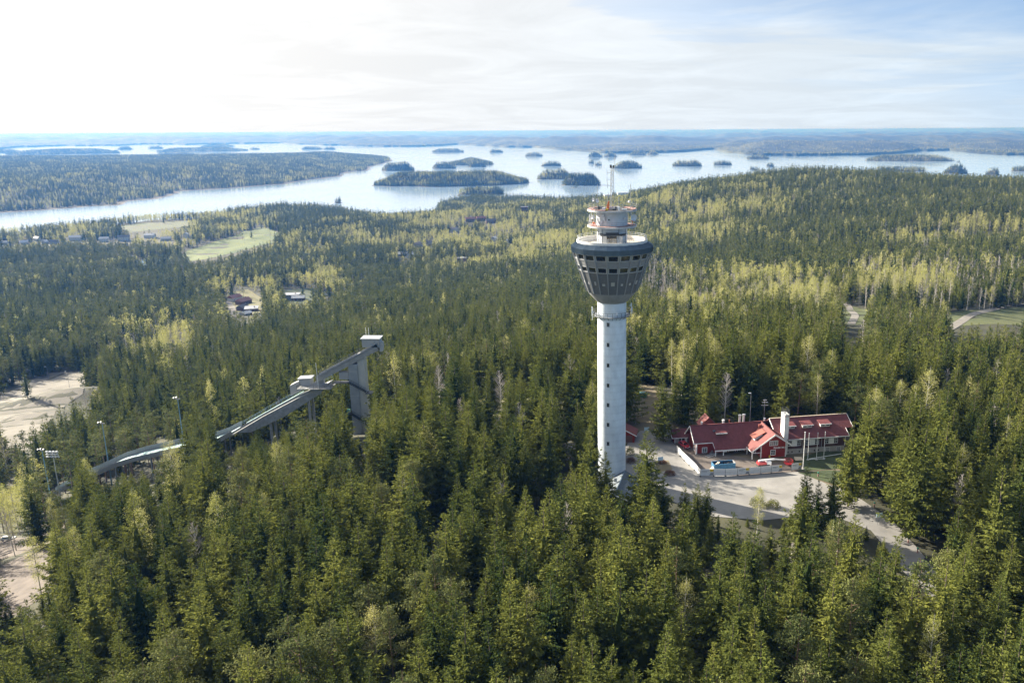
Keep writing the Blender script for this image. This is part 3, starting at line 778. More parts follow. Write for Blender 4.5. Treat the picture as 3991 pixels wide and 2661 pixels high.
# viewing terrace
MB().lathe([(3.5, 62.3), (8.2, 62.3), (8.2, 62.45), (3.5, 62.45)], 64, closed=True).build('terrace_floor', mat('terrace_floor', (.5, .44, .37), .9, var=.15), tower)
MB().lathe([(8.2, 62.3), (8.55, 62.3), (8.55, 63.55), (8.2, 63.55)], 64, closed=True).build('parapet', mat('parapet_paint', (.74, .71, .66), .7, var=.08, scale=.6), tower, True)
rl = MB()
for zr in (63.95, 64.35):
    rl.lathe([(8.3, zr - .03), (8.38, zr - .03), (8.38, zr + .03), (8.3, zr + .03)], 64, closed=True)
for i in range(40):
    a = 2 * math.pi * i / 40
    rl.tube((8.34 * math.cos(a), 8.34 * math.sin(a), 63.5), (8.34 * math.cos(a), 8.34 * math.sin(a), 64.35), .035, 5)
rl.build('terrace_railing', M['alu'], tower)
drum = MB().lathe([(3.62, 62.4), (3.62, 66.6)], 48).build('drum', M['drum'], tower, True)
d2 = MB().lathe([(3.75, 66.9), (3.75, 70.3)], 48).build('drum', M['drum'], tower, True)
# terrace door with a flat canopy
dr = MB().box(-1.35, 1.0, -3.72, -3.3, 62.45, 64.6).build('door', M['darksteel'], tower)
for x0 in (-1.25, -.65, -.1, .4):
    MB().box(x0, x0 + .5, -3.76, -3.70, 62.6, 64.45).build('glass_leaf', M['glass'], dr)
MB().box(1.5, 2.5, -3.2, -2.6, 62.45, 64.6).build('service_door', M['alu'], tower)
can = MB()
can.hexa([(-2.9, -5.6, 64.9), (3.0, -5.2, 64.9), (3.3, -2.2, 64.9), (-3.3, -2.2, 64.9)], [(-2.9, -5.6, 65.1), (3.0, -5.2, 65.1), (3.3, -2.2, 65.1), (-3.3, -2.2, 65.1)])
can.box(-1.6, 1.4, -5.0, -3.4, 65.1, 65.45)
can.build('canopy', M['darksteel'], tower)
for i, a in enumerate((-2.3, -1.15, -.55, .35, -2.75)):
    MB().tube((3.68 * math.cos(a), 3.68 * math.sin(a), 62.5), (3.68 * math.cos(a), 3.68 * math.sin(a), 70), .07, 5).build('cable_duct', M['steel'], tower)
# lower and upper antenna platforms
M['platform_rim'] = mat('platform_rim', (.50, .52, .54), .7, var=.25, scale=.9, col2=(.62, .60, .58))
for z0, nm, mt in ((66.5, 'antenna_platform', M['rust']), (70.25, 'antenna_platform', M['tarred'])):
    MB().lathe([(3.6, z0), (5.95, z0 + .05), (5.95, z0 + .42), (3.6, z0 + .42)], 56, closed=True).build(nm, M['platform_rim'], tower, True)
    MB().lathe([(0.0 if z0 > 70 else 3.6, z0 + .426), (5.7, z0 + .426)], 56).build(nm + '_deck', mt, tower)
for a0_, a1_ in ((2.0, 3.9), (-.6, .9), (-2.3, -1.9), (1.2, 1.7)):
    mb = MB()
    for i in range(10):
        a = a0_ + (a1_ - a0_) * i / 10; b_ = a0_ + (a1_ - a0_) * (i + 1) / 10
        mb.hexa([(4.7 * math.cos(a), 4.7 * math.sin(a), 70.68), (5.75 * math.cos(a), 5.75 * math.sin(a), 70.68), (5.75 * math.cos(b_), 5.75 * math.sin(b_), 70.68), (4.7 * math.cos(b_), 4.7 * math.sin(b_), 70.68)],
                [(4.7 * math.cos(a), 4.7 * math.sin(a), 70.85), (5.75 * math.cos(a), 5.75 * math.sin(a), 70.85), (5.75 * math.cos(b_), 5.75 * math.sin(b_), 70.85), (4.7 * math.cos(b_), 4.7 * math.sin(b_), 70.85)])
    mb.build('rusty_kerb', M['rust'], tower)
for z0 in (66.92, 70.68):
    rl = MB()
    for zr in (.55, 1.05):
        rl.lathe([(5.78, z0 + zr - .02), (5.84, z0 + zr - .02), (5.84, z0 + zr + .02), (5.78, z0 + zr + .02)], 40, closed=True)
    for i in range(22):
        a = 2 * math.pi * i / 22
        rl.tube((5.81 * math.cos(a), 5.81 * math.sin(a), z0), (5.81 * math.cos(a), 5.81 * math.sin(a), z0 + 1.05), .028, 4)
    rl.build('platform_railing', M['steel'], tower)
# door and fittings on the upper drum
ud = MB().box(-1.35, -.35, -3.85, -3.4, 66.95, 69.1).build('door', M['alu'], tower)
MB().box(-1.05, -.65, -3.90, -3.84, 68.3, 68.7).build('door_pane', M['glass'], ud)
for x, y, z0, w, h in ((-2.6, -2.95, 67.6, .5, .7), (-2.2, -3.2, 69.2, .35, .6), (2.9, -2.6, 68.4, .4, .5), (-1.9, -3.4, 68.2, .3, 1.0)):
    MB().box(x - w / 2, x + w / 2, y - .3, y + .2, z0, z0 + h).build('equipment_box', M['dish'], tower)
def dish(x, y, z0, r, az):
    mb = MB().lathe([(0.02, 0), (r * .5, .06), (r * .85, .2), (r, .34), (r * .97, .36), (r * .5, .12), (.02, .06)], 20)
    o = mb.build('dish_antenna', M['dish'], tower, True, (x, y, z0)); o.rotation_euler = (math.radians(90), 0, az)
    MB().tube((0, 0, -.5), (0, 0, .02), .08, 6).tube((0, 0, -.5), (0, -.6 if r > .5 else -.3, -.5), .06, 6).build('bracket', M['steel'], o)
dish(5.0, -.6, 68.7, .85, .5); dish(-4.6, -.4, 68.9, .5, -1.0); dish(-4.2, -1.8, 69.0, .42, -.7); dish(-4.3, .2, 72.9, .4, -.9); dish(3.9, 2.1, 72.2, .35, 1.2); dish(-3.4, -1.2, 72.8, .45, -.4)
for x, y, z0, z1, w in ((-5.0, -1.2, 67.2, 70.2, .22), (-4.4, -1.9, 67.0, 70.2, .28), (-5.3, .3, 67.2, 68.8, .2), (4.4, -2.9, 67, 70.3, .12), (-3.9, -2.6, 66.9, 70.2, .1), (-5.4, -.6, 68.0, 69.3, .24)):
    MB().box(x - w / 2, x + w / 2, y - w / 2, y + w / 2, z0 + .5, z1).tube((x, y, z0 - .2), (x, y, z1 + .2), .05, 5).build('panel_antenna', M['dish'], tower)
for x, y in ((-4.4, -2.3), (5.0, 2.0)):
    rd = MB().tube((x, y, 66.9), (x, y, 67.5), .08, 6).lathe([(.05, 67.4), (.3, 67.5), (.3, 67.8), (.05, 67.9)], 10, (x, y))
    rd.build('warning_lamp', M['orange'], tower)
# masts on the roof
lat = MB()
for i in range(3):
    a = 2 * math.pi * i / 3 + .4
    lat.tube((.55 * math.cos(a), .55 * math.sin(a), 70.6), (.34 * math.cos(a), .34 * math.sin(a), 80.6), .06, 5)
for j in range(14):
    za, zb = 70.8 + j * .7, 71.5 + j * .7
    ra, rb_ = .55 - .21 * (za - 70.6) / 10, .55 - .21 * (zb - 70.6) / 10
    for i in range(3):
        a, b_ = 2 * math.pi * i / 3 + .4, 2 * math.pi * ((i + (1 if j % 2 else 2)) % 3) / 3 + .4
        lat.tube((ra * math.cos(a), ra * math.sin(a), za), (rb_ * math.cos(b_), rb_ * math.sin(b_), zb), .03, 4)
mast = lat.build('lattice_mast', M['steel'], tower)
an = MB().tube((.3, 0, 79.5), (.75, 0, 83.6), .05, 5)
an.build('whip_antenna', M['steel'], mast)
for z0, l_ in ((76.2, -1.1), (77.6, -1.2), (79.2, -1.2), (74.0, -.9)):
    MB().tube((0, 0, z0), (l_, -.3, z0), .04, 4).tube((l_, -.3, z0 - .7), (l_, -.3, z0 + .7), .045, 4).build('dipole', M['steel'], mast)
MB().box(-.55, -.1, -.2, .2, 80.3, 81.0).box(.1, .5, -.2, .2, 80.3, 80.9).build('beacon_lamp', M['darksteel'], mast)
for x, y, z1, r_ in ((-3.5, -1, 76.6, .05), (4.4, 0, 76.6, .06), (-4.6, .5, 74.5, .05), (-4.2, .9, 73.6, .05), (1.6, 1.5, 73.5, .06), (4.9, -1.2, 73.4, .04), (2.4, -2.0, 72.0, .07), (-1.0, 2.2, 74.0, .05)):
    pm = MB().tube((x, y, 70.5), (x, y, z1), r_, 5)
    if abs(x - 4.4) < .1:
        pm.tube((x - .6, y, z1 - .6), (x, y, z1 - .6), .03, 4).tube((x - .6, y, z1 - 1.2), (x - .6, y, z1), .03, 4)
    pm.build('aerial_pole', M['steel'], tower)
for x, y, w, h, m_ in ((-2.1, -3.9, .7, .7, 'dish'), (-1.4, -4.1, .6, .5, 'yellow'), (-3.2, -3.2, .5, .9, 'darksteel'), (.4, -3.6, .9, .4, 'darksteel'), (1.5, -4.2, .4, .9, 'dish'), (1.0, 1.2, 1.2, .5, 'dish'), (-2.6, 1, 1.0, .6, 'steel'), (2.8, -3.0, 1.2, .25, 'dish'), (-.4, -1.6, .8, .7, 'dish'), (.8, -2.4, .4, .8, 'darksteel')):
    MB().box(x - w / 2, x + w / 2, y - .3, y + .3, 70.68, 70.68 + h).build('roof_unit', M[m_], tower)
# tarpaulin-wrapped orange jib leaning on the roof
MB().hexa([(-1.4, -2.7, 70.7), (-.8, -2.7, 70.7), (-.8, -2.2, 70.7), (-1.4, -2.2, 70.7)], [(-1.35, -2.65, 71.7), (-.7, -2.65, 71.7), (-.7, -2.25, 71.7), (-1.35, -2.25, 71.7)]).hexa([(-1.3, -2.65, 71.7), (-.75, -2.65, 71.7), (-.75, -2.25, 71.7), (-1.3, -2.25, 71.7)], [(-.95, -2.55, 72.8), (-.7, -2.55, 72.7), (-.7, -2.35, 72.7), (-.95, -2.35, 72.8)]).build('orange_jib', M['orange'], tower)
# ------------------------------------------------ low annex at the tower's foot
annex = thing('tower_annex', 'low red annex with dark blue-grey ribbed hipped roof at the tower foot', 'building', (8.3, 189.3, -.1), math.radians(-14))
M['annex_roof'] = striped(mat('annex_roof_sheet', (.075, .10, .125), .5, .1, var=.12), 'Y', 1.7, .05, .9, .35)
MB().box(-3.6, 3.6, -5.2, 6.2, 0, 2.9).build('wall', M['red_board'], annex)
rf = MB().add([(-4.5, -6.2, 2.75), (4.5, -6.2, 2.75), (4.5, 6.5, 2.75), (-4.5, 6.5, 2.75), (-.6, -6.2, 4.4), (-.6, 6.5, 5.6)], [(0, 1, 4), (1, 2, 5, 4), (2, 3, 5), (3, 0, 4, 5)]).build('roof', M['annex_roof'], annex)
MB().beam((-4.5, -6.25, 2.7), (-.6, -6.25, 4.35), .12, .25).beam((-.6, -6.25, 4.35), (4.5, -6.25, 2.7), .12, .25).build('verge_board', M['white_paint'], rf)
MB().beam((-.6, -6.2, 4.45), (-.6, 6.5, 5.66), .25, .1).build('ridge_cap', M['seam'], rf)
for x0 in (-2.6, -.4, 1.8):
    w = MB().box(x0, x0 + 1.0, -5.28, -5.16, 1.0, 2.2).build('window', M['white_paint'], annex)
    MB().box(x0 + .1, x0 + .9, -5.31, -5.27, 1.1, 2.1).build('pane', M['glass'], w)
MB().box(-2.2, -1.6, 1.0, 1.6, 4.6, 5.6).build('roof_vent', M['alu'], annex)
# ------------------------------------------------ small red shed behind the tower
SZ = hz(11.5, 229.5)
shed = thing('red_shed', 'small red shed with red tiled roof half hidden behind the tower shaft', 'shed', (10.6, 230, SZ), math.radians(-8))
MB().box(-3.2, 3.2, -2.2, 2.2, -.5, 2.5).build('wall', M['red_board'], shed)
rf = MB().prism([(-3.9, -2.9, 2.25), (0, -2.9, 4.2), (3.9, -2.9, 2.25), (3.9, -2.9, 2.42), (0, -2.9, 4.4), (-3.9, -2.9, 2.42)], (0, 5.8, 0)).build('roof', M['tile_side'], shed)
MB().beam((0, -2.95, 4.25), (4.0, -2.95, 2.25), .08, .22).beam((0, -2.95, 4.25), (-4.0, -2.95, 2.25), .08, .22).build('verge_board', M['white_paint'], rf)
MB().add([(-3.2, -2.205, 2.5), (3.2, -2.205, 2.5), (0, -2.205, 4.1)], [(0, 1, 2)]).build('gable', M['red_board'], shed)
MB().box(.4, 2.6, -2.27, -2.18, 0, 2.1).build('door', M['wall_brown'], shed)

# ---------------------------------------------------------------- lodge
# its own frame: u along the front, v towards the back, from the left front corner
LYAW = math.radians(9.5)
lodge = thing('lodge', 'long red wooden lodge with dark red tiled roofs, white trim and tall white chimney', 'building', (30.5, 218.6, 0), LYAW)
lodge_i = Matrix.Translation((30.5, 218.6, 0)) @ Matrix.Rotation(LYAW, 4, 'Z')
Wt = M['white_paint']
def roof_plane(pts, name, m, par, th=.16):
    """roof slope: a slab from its outline"""
    n = (Vector(pts[1]) - Vector(pts[0])).cross(Vector(pts[2]) - Vector(pts[0])).normalized()
    if n.z < 0:
        n = -n
    return MB().hexa([tuple(Vector(p) - n * th) for p in pts], pts).build(name, m, par)
def window(par, u, v, z0, w, h, cols=2, rows=3, face='front', trim=True):
    """white framed window with glazing bars; face: front (towards -v) or left (towards -u)"""
    wn = MB(); pn = MB(); bar = MB()
    def bx(mb, a0, a1, d0, d1, b0, b1):
        if face == 'front':
            mb.box(u + a0, u + a1, v - d1, v - d0, z0 + b0, z0 + b1)
        else:
            mb.box(u - d1, u - d0, v - a1, v - a0, z0 + b0, z0 + b1)
    t_ = .16 if trim else .09
    bx(wn, -w / 2 - t_, -w / 2, 0, .09, -t_, h + t_); bx(wn, w / 2, w / 2 + t_, 0, .09, -t_, h + t_)
    bx(wn, -w / 2, w / 2, 0, .09, -t_, 0); bx(wn, -w / 2, w / 2, 0, .09, h, h + t_)
    o = wn.build('window', Wt, par)
    bx(pn, -w / 2, w / 2, -.02, .03, 0, h); pn.build('pane', M['glass'], o)
    for i in range(1, cols):
        x = -w / 2 + w * i / cols; bx(bar, x - .035, x + .035, .03, .075, 0, h)
    for i in range(1, rows):
        y = h * i / rows; bx(bar, -w / 2, w / 2, .032, .07, y - .03, y + .03)
    if bar.v:
        bar.build('glazing_bar', Wt, o)
    return o
RZ = 7.5                         # main ridge height
def mz(v):                       # height of the main front slope
    return 4.05 + (RZ - 4.05) * (v + .3) / 4.3
# main block
MB().box(0, 24, 0, 8, -1.6, 3.9).build('wall', M['red_board'], lodge)
g = MB().prism([(0.02, 0, 3.9), (0.02, 8, 3.9), (0.02, 4, 7.15)], (.2, 0, 0)).build('gable', M['red_board'], lodge)
MB().box(-.06, 4.6, -.06, 8.06, -1.0, .35).build('plinth', M['plinth'], lodge)
rf = roof_plane([(-.95, 4, RZ), (20.3, 4, RZ), (20.3, 8.7, 3.5), (-.95, 8.7, 3.5)], 'roof', M['tile'], lodge)
PE = -2.55
rf = roof_plane([(-.95, 4, RZ), (20.3, 4, RZ), (13.9, PE, mz(PE)), (4.5, PE, mz(PE)), (4.3, -.5, mz(-.5)), (-.95, -.5, mz(-.5))], 'roof', M['tile'], lodge)
MB().beam((-.95, 4, RZ + .06), (24, 4, RZ + .06), .3, .14).build('ridge_cap', M['tile_side'], rf)
vb = MB().beam((-1.0, 4.0, RZ - .1), (-1.0, -.55, mz(-.55) - .1), .1, .34).beam((-1.0, 4.0, RZ - .1), (-1.0, 8.75, 3.4), .1, .34)
vb.build('verge_board', Wt, rf)
MB().beam((-1, -.56, mz(-.5) - .14), (4.4, -.56, mz(-.5) - .14), .1, .2).beam((4.4, -.56, mz(-.5) - .14), (4.6, PE, mz(PE) - .14), .1, .2).beam((4.5, PE - .05, mz(PE) - .14), (13.9, PE - .05, mz(PE) - .14), .1, .2).build('eaves_board', Wt, rf)
MB().box(-.12, .1, -.12, .1, -.6, 3.9).box(-.5, -.36, -.5, -.36, .2, 3.7).build('corner_board', Wt, lodge)
window(lodge, -.0, 3.9, 4.4, 1.3, 1.5, 2, 2, 'left'); window(lodge, -.0, 2.4, .9, 1.0, 1.5, 1, 2, 'left')
window(lodge, 2.3, 0, .9, 1.2, 1.3, 2, 3)
# veranda under the long front slope
for u in (4.7, 7.0, 13.9, 16.4):
    MB().box(u - .11, u + .11, PE - .1, PE + .12, -.2, mz(PE) - .1).build('veranda_post', Wt, lodge)
MB().beam((4.6, PE, mz(PE) - .3), (16.4, PE, mz(PE) - .3), .14, .16).build('veranda_beam', Wt, lodge)
o = MB().box(7.7, 8.9, -.12, .02, .1, 2.3).build('entrance_door', Wt, lodge); MB().box(7.95, 8.35, -.16, -.11, .9, 2.1).build('pane', M['glass'], o); MB().box(8.5, 8.75, -.16, -.11, .9, 2.1).build('pane', M['glass'], o)
window(lodge, 10.4, 0, .35, 1.8, 1.8, 3, 4); window(lodge, 13.0, 0, .35, 1.8, 1.8, 3, 4)
MB().box(4.65, 16.6, PE - 2.4, 0, -.9, .0).build('veranda_deck', M['deckwood'], lodge)
# front dormer
def shed_dormer(u, v0, z0, w, depth, h, m, wall, par, panes=2):
    """low box with its own lean-to roof"""
    d = thing_part = MB().box(u - w / 2 + .1, u + w / 2 - .1, v0 + .15, v0 + depth, z0 - .25, z0 + h).build('dormer', wall, par)
    MB().hexa([(u - w / 2 - .2, v0 - .25, z0 + h - .1), (u + w / 2 + .2, v0 - .25, z0 + h - .1), (u + w / 2 + .2, v0 + depth + .9, z0 + h + .38), (u - w / 2 - .2, v0 + depth + .9, z0 + h + .38)],
              [(u - w / 2 - .2, v0 - .25, z0 + h + .06), (u + w / 2 + .2, v0 - .25, z0 + h + .06), (u + w / 2 + .2, v0 + depth + .9, z0 + h + .54), (u - w / 2 - .2, v0 + depth + .9, z0 + h + .54)]).build('dormer_roof', m, d)
    MB().box(u - w / 2 - .22, u + w / 2 + .22, v0 - .34, v0 - .24, z0 + h - .16, z0 + h + .1).build('fascia', Wt, d)
    for i in range(panes):
        c = u - w / 2 + w * (i + .5) / panes
        MB().box(c - w / panes * .32, c + w / panes * .32, v0 + .09, v0 + .17, z0 + .22, z0 + h - .28).build('pane', M['glass'], d)
    return d
shed_dormer(7.4, .9, mz(.9) + .15, 2.9, 2.2, .75, M['tile'], M['wall_brown'], lodge, 3)
MB().box(5.3, 6.0, 1.9, 2.5, mz(2.2) + .02, mz(2.2) + .3).build('roof_hatch', M['seam'], lodge)
# projecting gable wing
GU0, GU1, GV, GP = 16.6, 23.8, -6.1, 20.3
GR = 7.45
def gz(u):
    return GR - .69 * abs(u - GP)
fw = MB().prism([(GU0, GV, -.15), (GU1, GV, -.15), (GU1, GV, gz(GU1) - .25), (GP, GV, GR - .25), (GU0, GV, gz(GU0) - .25)], (0, 9, 0)).build('wing_wall', M['red_board'], lodge)
MB().box(GU0 - .04, GU1 + .04, GV - .06, 2, -2.2, -.15).build('wing_plinth', M['plinth'], lodge)
for u in (18.2, 20.2, 22.2):
    MB().box(u - .35, u + .35, GV - .1, GV, -1.0, -.5).build('cellar_window', M['glass'], lodge)
GF = GV - .85
EL, ER = 13.6, 25.2
r1 = roof_plane([(GP, GF, GR), (EL, GF, gz(EL)), (EL, PE - .2, gz(EL)), (GP, 4, GR)], 'wing_roof', M['tile_side'], lodge)
r2 = roof_plane([(GP, GF, GR), (ER, GF, gz(ER)), (ER, 4, gz(ER)), (GP, 4, GR)], 'wing_roof', M['tile_side'], lodge)
r3 = roof_plane([(GP, 4, GR + .02), (25.0, 4, GR + .02), (25.0, 8.7, 3.5), (GP, 8.7, 3.5)], 'roof', M['tile'], lodge)
MB().beam((GP, GF - .04, GR - .08), (EL - .05, GF - .04, gz(EL) - .12), .1, .34).beam((GP, GF - .04, GR - .08), (ER + .05, GF - .04, gz(ER) - .12), .1, .34).build('verge_board', Wt, r1)
MB().beam((GP, GF, GR + .06), (GP, 4, GR + .06), .28, .14).build('ridge_cap', M['tile_side'], r1)
MB().beam((EL - .06, GF, gz(EL) - .12), (EL - .06, PE - .2, gz(EL) - .12), .08, .2).build('eaves_board', Wt, r1)
for x in (GU0, GU1):
    MB().box(x - .13, x + .13, GV - .09, GV + .12, -.15, gz(x) - .3).build('corner_board', Wt, lodge)
MB().box(13.75, 14.0, GF + .25, GF + .5, -.9, gz(13.9) - .2).build('wing_post', Wt, lodge); MB().beam((13.9, GF + .4, 2.3), (GU0, GF + .4, 2.3), .12, .16).build('wing_beam', Wt, lodge)
window(lodge, 20.2, GV, 4.1, 2.2, 1.15, 4, 3); window(lodge, 20.1, GV, 1.3, 1.15, 1.3, 2, 3)
# lettering on the gable, built as raised strokes
FONT = {'P': [((0, 0), (0, 1)), ((0, 1), (.55, 1)), ((.55, 1), (.55, .5)), ((.55, .5), (0, .5))], 'U': [((0, 1), (0, .1)), ((0, .1), (.5, .0)), ((.55, .1), (.55, 1))], 'I': [((.15, 0), (.15, 1))], 'J': [((.4, 1), (.4, .05)), ((.4, .05), (0, .1))],
        'O': [((0, .1), (0, .9)), ((0, .95), (.55, .95)), ((.55, .9), (.55, .1)), ((.55, .05), (0, .05))], 'N': [((0, 0), (0, 1)), ((0, 1), (.55, 0)), ((.55, 0), (.55, 1))], 'M': [((0, 0), (0, 1)), ((0, 1), (.35, .3)), ((.35, .3), (.7, 1)), ((.7, 1), (.7, 0))], 'A': [((0, 0), (.3, 1)), ((.3, 1), (.6, 0)), ((.12, .4), (.48, .4))]}
u = 20.3
for ch in 'PUIJON MAJA':
    if ch == ' ':
        u += .28; continue
    s_ = MB(); hh_ = .44
    wd = max(max(a[0], b_[0]) for a, b_ in FONT[ch])
    for a, b_ in FONT[ch]:
        s_.beam((u + a[0] * hh_, GV - .08, 3.05 + a[1] * hh_), (u + b_[0] * hh_, GV - .08, 3.05 + b_[1] * hh_), .09, .10)
    s_.build('letter', Wt, lodge)
    u += wd * hh_ + .13
MB().box(18.9, 19.3, GV - .3, GV - .05, .3, 1.2).build('sign_board', M['yellow'], lodge)
# dormer and vents on the lit slope of the wing
dm = MB().hexa([(15.9, -2.9, gz(15.9) + .1), (15.9, -.4, gz(15.9) + .1), (15.9, -.4, gz(15.9) + .75), (15.9, -2.9, gz(15.9) + .75)], [(18.1, -2.9, gz(18.1) - .1), (18.1, -.4, gz(18.1) - .1), (18.1, -.4, gz(18.1) + .3), (18.1, -2.9, gz(18.1) + .3)]).build('dormer', Wt, lodge)
MB().hexa([(15.4, -3.2, gz(15.9) + .72), (15.4, -.1, gz(15.9) + .72), (18.9, -.1, gz(18.9) + .28), (18.9, -3.2, gz(18.9) + .28)], [(15.4, -3.2, gz(15.9) + .88), (15.4, -.1, gz(15.9) + .88), (18.9, -.1, gz(18.9) + .44), (18.9, -3.2, gz(18.9) + .44)]).build('dormer_roof', M['sheet_red'], dm)
MB().box(18.6, 19.3, 1.2, 1.9, 5.8, 7.5).build('roof_box', M['sheet_red'], lodge)
for (uu, vv, z1, r_, m_) in ((3.3, 4.3, 8.6, .35, 'sheet_red'), (2.7, 4.6, 8.3, .3, 'white_paint'), (9.2, 4.8, 8.4, .4, 'white_paint'), (11.0, 4.8, 8.3, .16, 'sheet_red'), (14.4, 5.6, 9.3, .42, 'alu'), (15.6, 5.6, 9.4, .42, 'alu'), (22.6, 1.6, 8.0, .18, 'sheet_red'), (21.6, 4.7, 8.2, .3, 'white_paint')):
    MB().lathe([(r_ * .8, RZ - 2.2), (r_ * .8, z1 - .25), (r_ * 1.05, z1 - .25), (r_ * 1.05, z1), (.01, z1 + .05)], 12, (uu, vv)).build('roof_vent', M[m_], lodge)
# rear cross gable
cg = MB().prism([(3.2, 6.5, 4), (7.4, 6.5, 4), (7.4, 6.5, 6.6), (5.3, 6.5, 8.7), (3.2, 6.5, 6.6)], (0, 3, 0)).build('cross_gable', M['sheet_red'], lodge)
roof_plane([(5.3, 6.0, 8.95), (2.7, 6.0, 6.3), (2.7, 10, 6.3), (5.3, 10, 8.95)], 'cross_gable_roof', M['tile_side'], cg); roof_plane([(5.3, 6.0, 8.95), (7.9, 6.0, 6.3), (7.9, 10, 6.3), (5.3, 10, 8.95)], 'cross_gable_roof', M['tile_side'], cg)
# chimney
ch = MB().box(23.55, 24.85, -5.0, -2.4, 0, 12.4).build('chimney', M['white_paint'], lodge)
MB().box(23.5, 24.9, -5.05, -2.35, 11.7, 11.95).build('chimney_band', M['rust'], ch)
cg_ = MB()
for a in (23.6, 24.8):
    for b_ in (-4.95, -2.45):
        cg_.beam((a, b_, 12.4), (a, b_, 13.7), .08, .08)
for zc in (12.7, 13.2, 13.7):
    cg_.box(23.55, 24.85, -5.0, -4.92, zc - .03, zc + .03).box(23.55, 24.85, -2.48, -2.4, zc - .03, zc + .03).box(23.55, 23.63, -5, -2.4, zc - .03, zc + .03).box(24.77, 24.85, -5, -2.4, zc - .03, zc + .03)
for i in range(7):
    cg_.beam((23.6 + i * .2, -4.96, 12.4), (23.6 + i * .2, -4.96, 13.7), .03, .03)
    cg_.beam((23.59, -4.95 + i * .41, 12.4), (23.59, -4.95 + i * .41, 13.7), .03, .03)
cg_.build('chimney_cage', M['darksteel'], ch)
# long right wing
RU0, RU1, RV, RRV, RRZ, REZ = 24.2, 42.1, -4.7, 1.8, 9.0, 5.0
def rz_(v):
    return REZ + (RRZ - REZ) * (v + 5.15) / (RRV + 5.15)
MB().box(RU0, RU1, RV, 8.2, 2.0, 5.2).build('boarded_wall', mat('dark_boards', (.075, .035, .028), .8, var=.2, scale=1.5), lodge)
MB().box(RU0, RU1 - .12, RV - .08, 8.2, -3.0, 2.0).build('rendered_wall', M['plaster'], lodge)
MB().prism([(RU1 - .2, RV, 5.2), (RU1 - .2, 8.2, 5.2), (RU1 - .2, 1.75, 8.8)], (.2, 0, 0)).build('gable', M['wall_brown'], lodge)
rr = roof_plane([(21.8, RRV, RRZ), (45.3, RRV, RRZ), (45.3, -2.6, rz_(-2.6)), (43.0, -2.6, rz_(-2.6)), (43.0, -5.15, REZ), (24.6, -5.15, REZ), (21.8, -2, rz_(-2))], 'roof', M['tile'], lodge)
roof_plane([(21.8, RRV, RRZ), (45.3, RRV, RRZ), (45.3, 8.8, 5), (21.8, 8.8, 5)], 'roof', M['tile'], lodge)
MB().beam((21.8, RRV, RRZ + .06), (45.3, RRV, RRZ + .06), .3, .14).build('ridge_cap', M['plank'], rr)
MB().beam((45.34, RRV, RRZ - .05), (45.34, -2.65, rz_(-2.65) - .05), .1, .3).beam((43.04, -2.6, rz_(-2.6) - .05), (43.04, -5.2, REZ - .05), .1, .3).beam((45.34, RRV, RRZ - .05), (45.34, 8.8, 5), .1, .3).beam((21.76, RRV, RRZ - .05), (21.76, -1.6, rz_(-1.6) - .02), .1, .3).build('verge_board', Wt, rr)
MB().beam((24.9, -5.22, REZ - .1), (43.05, -5.22, REZ - .1), .12, .2).build('gutter', Wt, rr)
for u0 in (26.6, 31.8, 37.2):
    shed_dormer(u0, -2.0, rz_(-2.0) + .1, 3.0, 1.6, .85, M['tile'], Wt, lodge, 2)
for u0 in (26.9, 32.2, 37.9):
    for s_ in (-1.35, 1.35):
        window(lodge, u0 + s_, RV, 2.95, 1.05, 1.35, 2, 2, trim=False)
    MB().box(u0 - .8, u0 + .8, RV - .06, RV + .05, 2.75, 4.5).build('panel_between_windows', Wt, lodge)
for u0 in (36.9, 40.2):
    window(lodge, u0, RV - .08, .45, 1.15, 1.2, 3, 3, trim=False)
for u0 in (25.1, 26.3, 28.5, 29.7, 33.0, 34.2):
    MB().box(u0 - .16, u0 + .16, RV - .12, RV - .06, .9, 1.35).build('vent_window', M['glass'], lodge)
for u0 in (29.4, 35.0):
    MB().box(u0 - .05, u0 + .05, RV - .14, RV - .04, 2.05, 4.95).build('downpipe', M['alu'], lodge)
MB().box(42.0, 42.15, RV - .1, RV + .08, 2.0, 5.0).build('corner_board', Wt, lodge)
# terrace walls and steps in front of the veranda
tw = M['plinth']
MB().box(4.9, 8.6, PE - 2.8, PE - 2.55, -.95, .45).box(4.7, 4.95, PE - 2.8, PE, -.9, .45).build('terrace_wall', tw, lodge)
MB().box(11.0, 16.6, PE - 2.8, PE - 2.55, -.95, .5).box(10.8, 11.05, PE - 4.4, PE - .2, -1.0, .5).build('terrace_wall', tw, lodge)
for i in range(4):
    MB().box(8.7, 10.7, PE - 2.6 - i * .35, PE - 2.25 - i * .35, -1.0, -.05 - i * .17).build('step', M['deckwood'], lodge)
for (a, b_) in (((1.9, -2.1), (4.6, -1.8)), ((2.2, -3.0), (4.7, -2.8))):
    rl = MB()
    for zc in (.5, .95):
        rl.beam((a[0], a[1], zc - .4), (b_[0], b_[1], zc + .1), .06, .06)
    for f in (0, .33, .66, 1):
        x, y = a[0] + (b_[0] - a[0]) * f, a[1] + (b_[1] - a[1]) * f
        rl.beam((x, y, -.4), (x, y, .6 + .45 * f), .06, .06)
    rl.build('ramp_railing', Wt, lodge)
st = MB()
for i in range(7):
    st.box(3.3 + i * .17, 3.5 + i * .17, -1.3, -.1, .1 + i * .2, .2 + i * .2)
st.build('porch_stair', M['wood_grey'], lodge)
